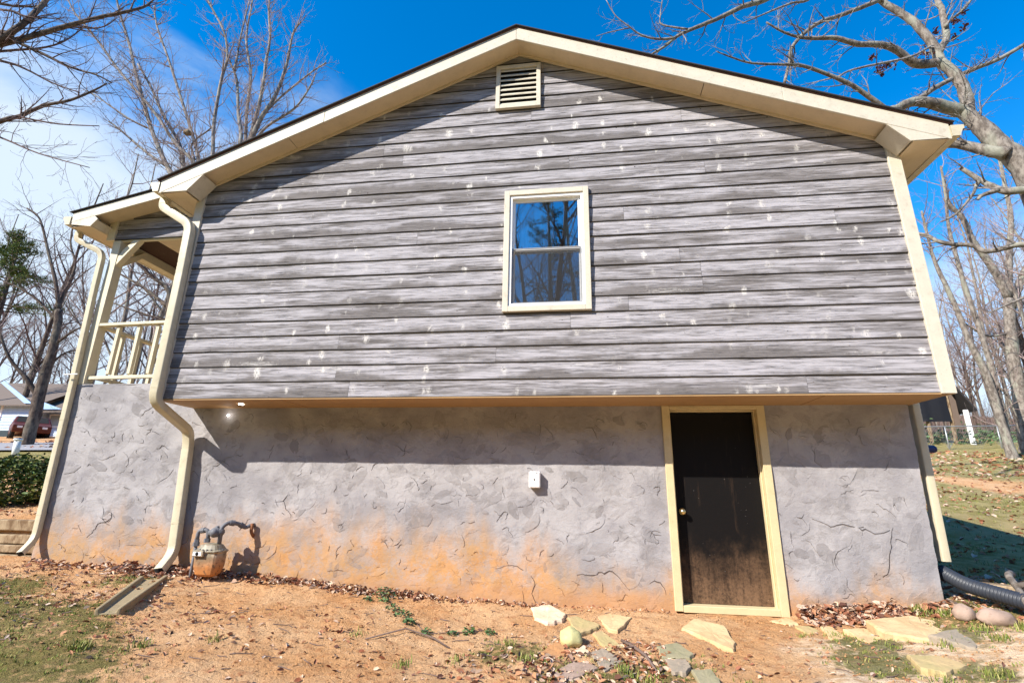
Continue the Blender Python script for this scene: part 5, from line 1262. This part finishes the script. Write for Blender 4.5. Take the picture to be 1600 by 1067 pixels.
def ray_xy(px, y):      # ground position seen along a given bearing (used once to lay out the wood)
    d = FW + R2 * ((px - 800) / 783.95) - U2 * ((640 - 533.5) / 783.95); t = (y - CP.y) / d.y
    return CP.x + d.x * t
lw = 'leafless tree of the wood behind the pale blue house and the porch'
for i, (px, y) in enumerate([(-60, 24), (-20, 30), (20, 25), (60, 27), (110, 24), (135, 31), (165, 20), (185, 27), (215, 24), (240, 33), (262, 26), (150, 38), (90, 36), (30, 38), (200, 40), (-40, 40), (125, 17), (235, 18), (0, 34), (70, 44), (280, 30), (300, 22), (175, 33), (105, 30), (-40, 17), (35, 21), (-90, 19)]):
    place([3, 1, 0, 4, 2][i % 5], ray_xy(px, y), y, R.uniform(0, 6.28), R.uniform(.85, 1.15), lw, 'leafless trees of the wood at the left')
rw = 'leafless tree of the wood beyond the fence at the right'
for i, (px, y) in enumerate([(1445, 44), (1470, 42), (1500, 40), (1530, 46), (1555, 34), (1590, 42), (1620, 34), (1660, 40), (1540, 38), (1575, 56), (1430, 48), (1485, 54), (1700, 36), (1640, 27), (1420, 44), (1610, 50), (1760, 44), (1600, 30), (1515, 45), (1460, 50), (1560, 40), (1680, 24), (1630, 21), (1450, 38), (1520, 52), (1690, 18), (1588, 25)]):
    place([1, 0, 2, 4, 1][i % 5], ray_xy(px, y), y, R.uniform(0, 6.28), R.uniform(.9, 1.2), rw, 'leafless trees of the wood at the right')
bw = 'leafless tree standing behind the camera, mirrored in the window panes'
for i, (x, y, g, s_) in enumerate([(3.1, -21, 3, 1.35), (1.0, -24, 4, 1.3), (6.4, -28, 4, 1.3), (10, -34, 1, 1.5), (-1.5, -34, 2, 1.4), (4.6, -40, 1, 1.5)]):
    place(g, x, y, i * 1.3, s_, bw, 'trees mirrored in the window')

# pines
def pine(x, y, H, base_frac, rad, label, n=2600, name='pine_tree'):
    R = random.Random(int(x * 10)); t = thing(name, label, 'tree', gnd(x, y)); z0 = h(x, y)
    b = MB(); b.tube([(x, y, z0 - .2), (x + .2, y, z0 + H * .5), (x + .1, y, z0 + H * .97)], [.2, .14, .03], 9)
    tips = []
    for i in range(46):
        f = base_frac + (1 - base_frac) * (i + R.random()) / 46; a = R.uniform(0, 6.28); l = rad * (1.15 - ((f - base_frac) / (1 - base_frac)) ** 1.6) * R.uniform(.55, 1.1)
        p = Vector((x + .1, y, z0 + H * f)); e = p + Vector((math.cos(a) * l, math.sin(a) * l, l * R.uniform(-.05, .35))); b.tube([p, (p + e) / 2 + Vector((0, 0, -.05)), e], [.035, .025, .012], 5, False)
        tips.append((p, e))
    b.build('trunk', 'barkdark', t)
    b = MB()
    for k in range(n):
        p, e = R.choice(tips); f = R.uniform(.35, 1.05); c = p.lerp(e, f) + Vector((R.gauss(0, .14), R.gauss(0, .14), R.gauss(0, .10)))
        rn = R.random()
        for _ in range(5):
            dv = Vector((R.gauss(0, 1), R.gauss(0, 1), R.gauss(.5, .8))).normalized() * R.uniform(.10, .2); w = dv.orthogonal().normalized() * .013
            b.add([c - w, c + w, c + dv], [(0, 1, 2)], 0, False, rnd=rn)
    b.build('crown', 'pine', t); return t
pine(-22.9, 14, 10.2, .60, 1.9, 'dark green pine at the left edge rising above the pale blue house')
pine(44, 60, 9, .25, 3.0, 'pale green pine beyond the fence right of the open shed', 2000)
pine(2.9, -22, 15, .35, 2.4, 'pine standing behind the camera, mirrored in the window', 1600)

# brush: far tangle of stems that reads as one mass
R = random.Random(31); b = MB()
for _ in range(11000):
    th = R.uniform(0, 1); 
    q_ = R.random()
    if q_ < .4: x = R.uniform(-75, -14); y = R.uniform(22, 44)
    elif q_ < .6: x = R.uniform(-22, 32); y = R.uniform(-46, -20)  # unseen brush on the added rise; cuts sky light, mirrored in the window
    else: x = R.uniform(20, 75); y = R.uniform(32, 60)
    if x < -24 and y < 27: continue
    z = h(x, y) - .1; hh = R.uniform(1.2, 4.6) * (1 if x < 0 or y < 0 else .8); a = R.uniform(0, 6.28); l = hh * R.uniform(.05, .4); w = R.uniform(.008, .022)
    m1 = Vector((x + math.cos(a) * l * .4, y + math.sin(a) * l * .4, z + hh * .55)); e = Vector((x + math.cos(a) * l, y + math.sin(a) * l, z + hh)); rn = R.random()
    b.add([(x - w, y, z), (x + w, y, z), (m1.x + w * .7, m1.y, m1.z), (m1.x - w * .7, m1.y, m1.z), e], [(0, 1, 2, 3), (3, 2, 4)], 0, False, rnd=rn)
    for _k in range(5):
        f = R.uniform(.25, .95); p = Vector((x, y, z)).lerp(m1, f) if f < .5 else m1.lerp(e, (f - .5) * 2); dv = Vector((R.gauss(0, 1), R.gauss(0, 1), R.uniform(.4, 1.5))).normalized() * R.uniform(.3, 1.1)
        b.add([(p.x - w * .6, p.y, p.z), (p.x + w * .6, p.y, p.z), p + dv], [(0, 1, 2)], 0, False, rnd=rn)
tag(b.build('brush', 'brush'), kind='stuff')
b = MB()
for _ in range(5200):
    if R.random() < .6: x = R.uniform(21, 45); y = R.uniform(27, 36)
    else: x = R.uniform(-45, -15); y = R.uniform(21, 30)
    if x < -24 and y < 26.5: continue
    blade_leaf(b, x, y, h(x, y) + abs(R.gauss(0, .45)), R.uniform(.08, .16))
tag(b.build('undergrowth', 'weed'), kind='stuff')
# far wooded rise closing the view
b = MB(); V = []; n = 90
for i in range(n + 1):
    a = math.radians(-75 + 150 * i / n); rr = 120; x, y = 4 + math.sin(a) * rr, math.cos(a) * rr
    V += [(x, y, -5), (x * 1.02, y * 1.02 + 2, h(x, y) + 4 + 3.5 * noise.noise(Vector((i * .25, 0, 0))) + 1.2 * noise.noise(Vector((i * .9, 3, 0)))), (x * 1.25, y * 1.25 + 20, 0)]
b.add(V, [(i * 3 + k, i * 3 + k + 1, i * 3 + 4 + k, i * 3 + 3 + k) for i in range(n) for k in range(2)], 0, True)
hill = b.build('hills', 'brush'); tag(hill, kind='structure')

# ================================================================ NEIGHBOUR HOUSE, CAR, POST
M['blue'] = mat_paint('pale_blue_boards', (.50, .64, .84), .7, .15); M['bluelt'] = mat_paint('sky_blue_gable', (.38, .56, .82), .6, .1)
M['brownroof'] = mat_paint('brown_shingles', (.16, .125, .105), .9, .5, 1, (.30, .22, .16)); M['redcar'] = mat_paint('dull_red_car_paint', (.10, .02, .012), .4, .2)
M['greenblk'] = mat_paint('dark_foundation', (.04, .06, .07), .9, .2); M['rubber'] = mat_paint('tyre_rubber', (.02, .02, .02), .9, .1)
nh = thing('neighbour_house', 'small pale blue house with brown shingle roof across the road at the left', 'house', (-27, 21, 1.6))
def lapwall(b, x0, x1, z0, z1, y):
    z = z0
    while z < z1 - .01:
        zt = min(z + .16, z1); b.add([(x0, y, z), (x1, y, z), (x1, y + .03, zt), (x0, y + .03, zt), (x0, y + .05, z), (x1, y + .05, z)], [(0, 1, 2, 3), (4, 5, 1, 0)]); z = zt
b = MB(); lapwall(b, -34, -26.45, 1.95, 3.42, 20); lapwall(b, -26.4, -22, 1.3, 3.05, 20.6); b.box((-34, 20.04, 1.2), (-26.5, 26, 3.4)); b.box((-26.5, 20.66, 1.2), (-22, 26, 3.05)); b.build('wall', 'blue', nh)
b = MB(); b.box((-33.9, 20.01, .8), (-26.6, 20.06, 1.95)); b.build('foundation', 'greenblk', nh)
b = MB(); b.box((-26.52, 19.97, 1.9), (-26.38, 20.06, 3.42)); b.box((-29.0, 19.97, 1.9), (-28.86, 20.06, 3.42)); b.build('corner_trim', 'vinyl', nh)
b = MB(); b.add([(-35, 19.6, 3.42), (-26.1, 19.6, 3.36), (-26.6, 23.2, 5.3), (-35, 23.2, 5.5), (-35, 27, 3.5), (-26.6, 27, 3.5)], [(0, 1, 2, 3), (3, 2, 5, 4)])
b.add([(-35, 19.6, 3.36), (-26.1, 19.6, 3.30), (-26.1, 19.6, 3.36), (-35, 19.6, 3.42)], [(0, 1, 2, 3)])
b.add([(-26.7, 19.7, 3.02), (-21.6, 19.7, 3.0), (-21.6, 23.5, 5.0), (-26.7, 23.5, 5.2), (-26.7, 27, 3.4), (-21.6, 27, 3.4)], [(0, 1, 2, 3), (3, 2, 5, 4)]); b.box((-26.7, 19.7, 2.93), (-21.6, 19.78, 2.998))
b.build('roof', 'brownroof', nh)
b = MB(); b.prism([(-26.45, 3.42), (-27.0, 3.45), (-29.0, 4.66), (-28.85, 4.80)], 19.58, 19.62); b.prism([(-26.5, 3.12), (-24.6, 3.12), (-26.2, 3.62)], 19.72, 19.76); b.build('gable_strip', 'bluelt', nh)
b = MB(); ring(b, -26.2, -25.4, 2.2, 2.95, .07, 20.52, 20.6); w_ = b.build('window', 'vinyl', nh); b = MB(); b.box((-26.13, 20.54, 2.27), (-25.47, 20.56, 2.88)); sub(b, 'pane', 'metal', w_)
b = MB(); b.box((-25.15, 20.5, 1.3), (-24.3, 20.56, 3.0)); d_ = b.build('door', 'vinyl', nh); b = MB(); b.box((-24.98, 20.485, 1.7), (-24.5, 20.499, 2.8)); sub(b, 'door_panel', 'blue', d_)
cz = h(-24.6, 19)
car = thing('parked_car', 'dull red car parked before the blue house, half hidden by the dark trunk', 'car', (-24.6, 19, cz))
b = MB(); X0, X1 = -25.45, -23.75
prof = [(16.9, .35), (16.85, .75), (17.8, .95), (18.4, 1.38), (19.9, 1.42), (20.7, .98), (21.0, .9), (21.0, .35)]
V = [(X0 + (.12 if z > 1.1 else 0), y, cz + z) for y, z in prof] + [(X1 - (.12 if z > 1.1 else 0), y, cz + z) for y, z in prof]; k = len(prof)
b.add(V, [tuple(range(k)), tuple(range(2 * k - 1, k - 1, -1))] + [((i + 1) % k, i, i + k, (i + 1) % k + k) for i in range(k)]); bevel(b.build('body', 'redcar', car), .05, 2)
b = MB(); b.add([(X0 + .14, 17.86, cz + 1.0), (X1 - .14, 17.86, cz + 1.0), (X1 - .2, 18.34, cz + 1.36), (X0 + .2, 18.34, cz + 1.36)], [(0, 1, 2, 3)]); b.build('windscreen', 'rubber', car)
for yy in (17.6, 20.3):
    for xx in (X0 - .01, X1 - .19): b = MB(); b.tube([(xx, yy, cz + .32), (xx + .2, yy, cz + .32)], .32, 18); b.build('wheel', 'rubber', car)
for xx in (X0 + .2, X1 - .42): b = MB(); b.box((xx, 16.82, cz + .58), (xx + .22, 16.87, cz + .70)); b.build('headlight', 'vinyl', car)
cz2 = h(-23.3, 17.2)
T = Matrix.Translation((-22.95, 17.15, cz2 - cz)) @ Matrix.Rotation(math.radians(54), 4, 'Z') @ Matrix.Scale(.88, 4) @ Matrix.Translation((24.6, -16.85, 0))
T.translation.z = cz2 - cz * .88
for ch in car.children: ch.data.transform(T)
car.location = (-22.95, 17.15, cz2); 
for ch in car.children: ch.matrix_parent_inverse = Matrix.Translation((22.95, -17.15, -cz2))
px_, py_ = -11.95, 8.04; pz_ = h(px_, py_)
b = MB(); b.tube([(px_, py_, pz_ - .1), (px_ - .05, py_, pz_ + .50)], .085, 16); b.tube([(px_ - .05, py_, pz_ + .44), (px_ - .05, py_, pz_ + .5)], .105, 16)
obj(b, 'marker_post', 'pvc', 'short white capped plastic pipe standing at the roadside', 'post')

# ================================================================ BACK YARD: FENCE, SHED
fn = thing('chain_link_fence', 'low galvanised chain-link fence across the back of the yard', 'fence', (24, 24, 1.5))
fp = [(20.5, 23.4), (23.7, 24.4), (26.9, 25.4), (30.1, 26.4), (33.3, 27.4), (37, 28.4)]
tops = [(x, y, h(x, y) + 1.22) for x, y in fp]
b = MB(); b.tube(tops, .028, 8); b.build('top_rail', 'metal', fn)
for x, y in fp: b = MB(); b.tube([(x, y, h(x, y) - .1), (x, y, h(x, y) + 1.24)], .032, 8); b.build('post', 'metal', fn)
b = MB()
for i in range(len(tops) - 1):
    a, c = Vector(tops[i]), Vector(tops[i + 1]); L_ = (c - a).length; k = int(L_ / .14)
    for j in range(k):
        for sg in (1, -1):
            p = a.lerp(c, j / k); q = a.lerp(c, max(0, min(1, (j + sg * 8) / k))) - Vector((0, 0, 1.18))
            w = .0035; b.add([(p.x - w, p.y, p.z), (p.x + w, p.y, p.z), (q.x + w, q.y, q.z), (q.x - w, q.y, q.z)], [(0, 1, 2, 3)])
b.build('mesh', 'metal', fn)
M['tarp'] = mat_paint('black_tarp', (.012, .012, .016), .6, .35, .5, (.05, .05, .06)); M['redboard'] = mat_paint('faded_boards', (.17, .12, .09), .85, .4)
sz = h(25.5, 28)
shd = thing('open_shed', 'open shed hung with black sheeting behind the chain-link fence', 'shed', (25.3, 28.5, sz))
b = MB(); xs = [22.6 + .3 * i for i in range(14)]; V = []
for i, x in enumerate(xs):
    for z in (3.45, 4.4, 5.35 if x < 26 else 5.3): V.append((x, 28 + .05 * math.sin(i * 2.1) + .03 * math.sin(z * 3 + i), z))
b.add(V, [(i * 3 + k, i * 3 + 3 + k, i * 3 + 4 + k, i * 3 + 1 + k) for i in range(13) for k in range(2)], 0, True); b.build('black_sheet', 'tarp', shd)
for x in (22.7, 24.0, 25.2, 26.5): b = MB(); b.box((x, 28.08, sz - .1), (x + .14, 28.22, 5.2)); b.build('post', 'timber', shd)
b = MB(); b.prism([(26.65, 3.0), (26.95, 3.1), (26.95, 4.7), (26.65, 5.35)], 28.0, 28.06); b.build('end_boards', 'redboard', shd)
b = MB(); b.prism([(22.2, 5.42), (26.8, 5.60), (27.75, 4.02), (27.8, 4.10), (26.85, 5.72), (22.2, 5.54)][::-1], 27.7, 31.5); b.build('roof', 'shingle', shd)
b = MB(); b.box((27.3, 28.0, sz - .1), (27.5, 28.15, 4.15)); b.build('white_post', 'vinyl', shd)

bpy.context.view_layer.update()
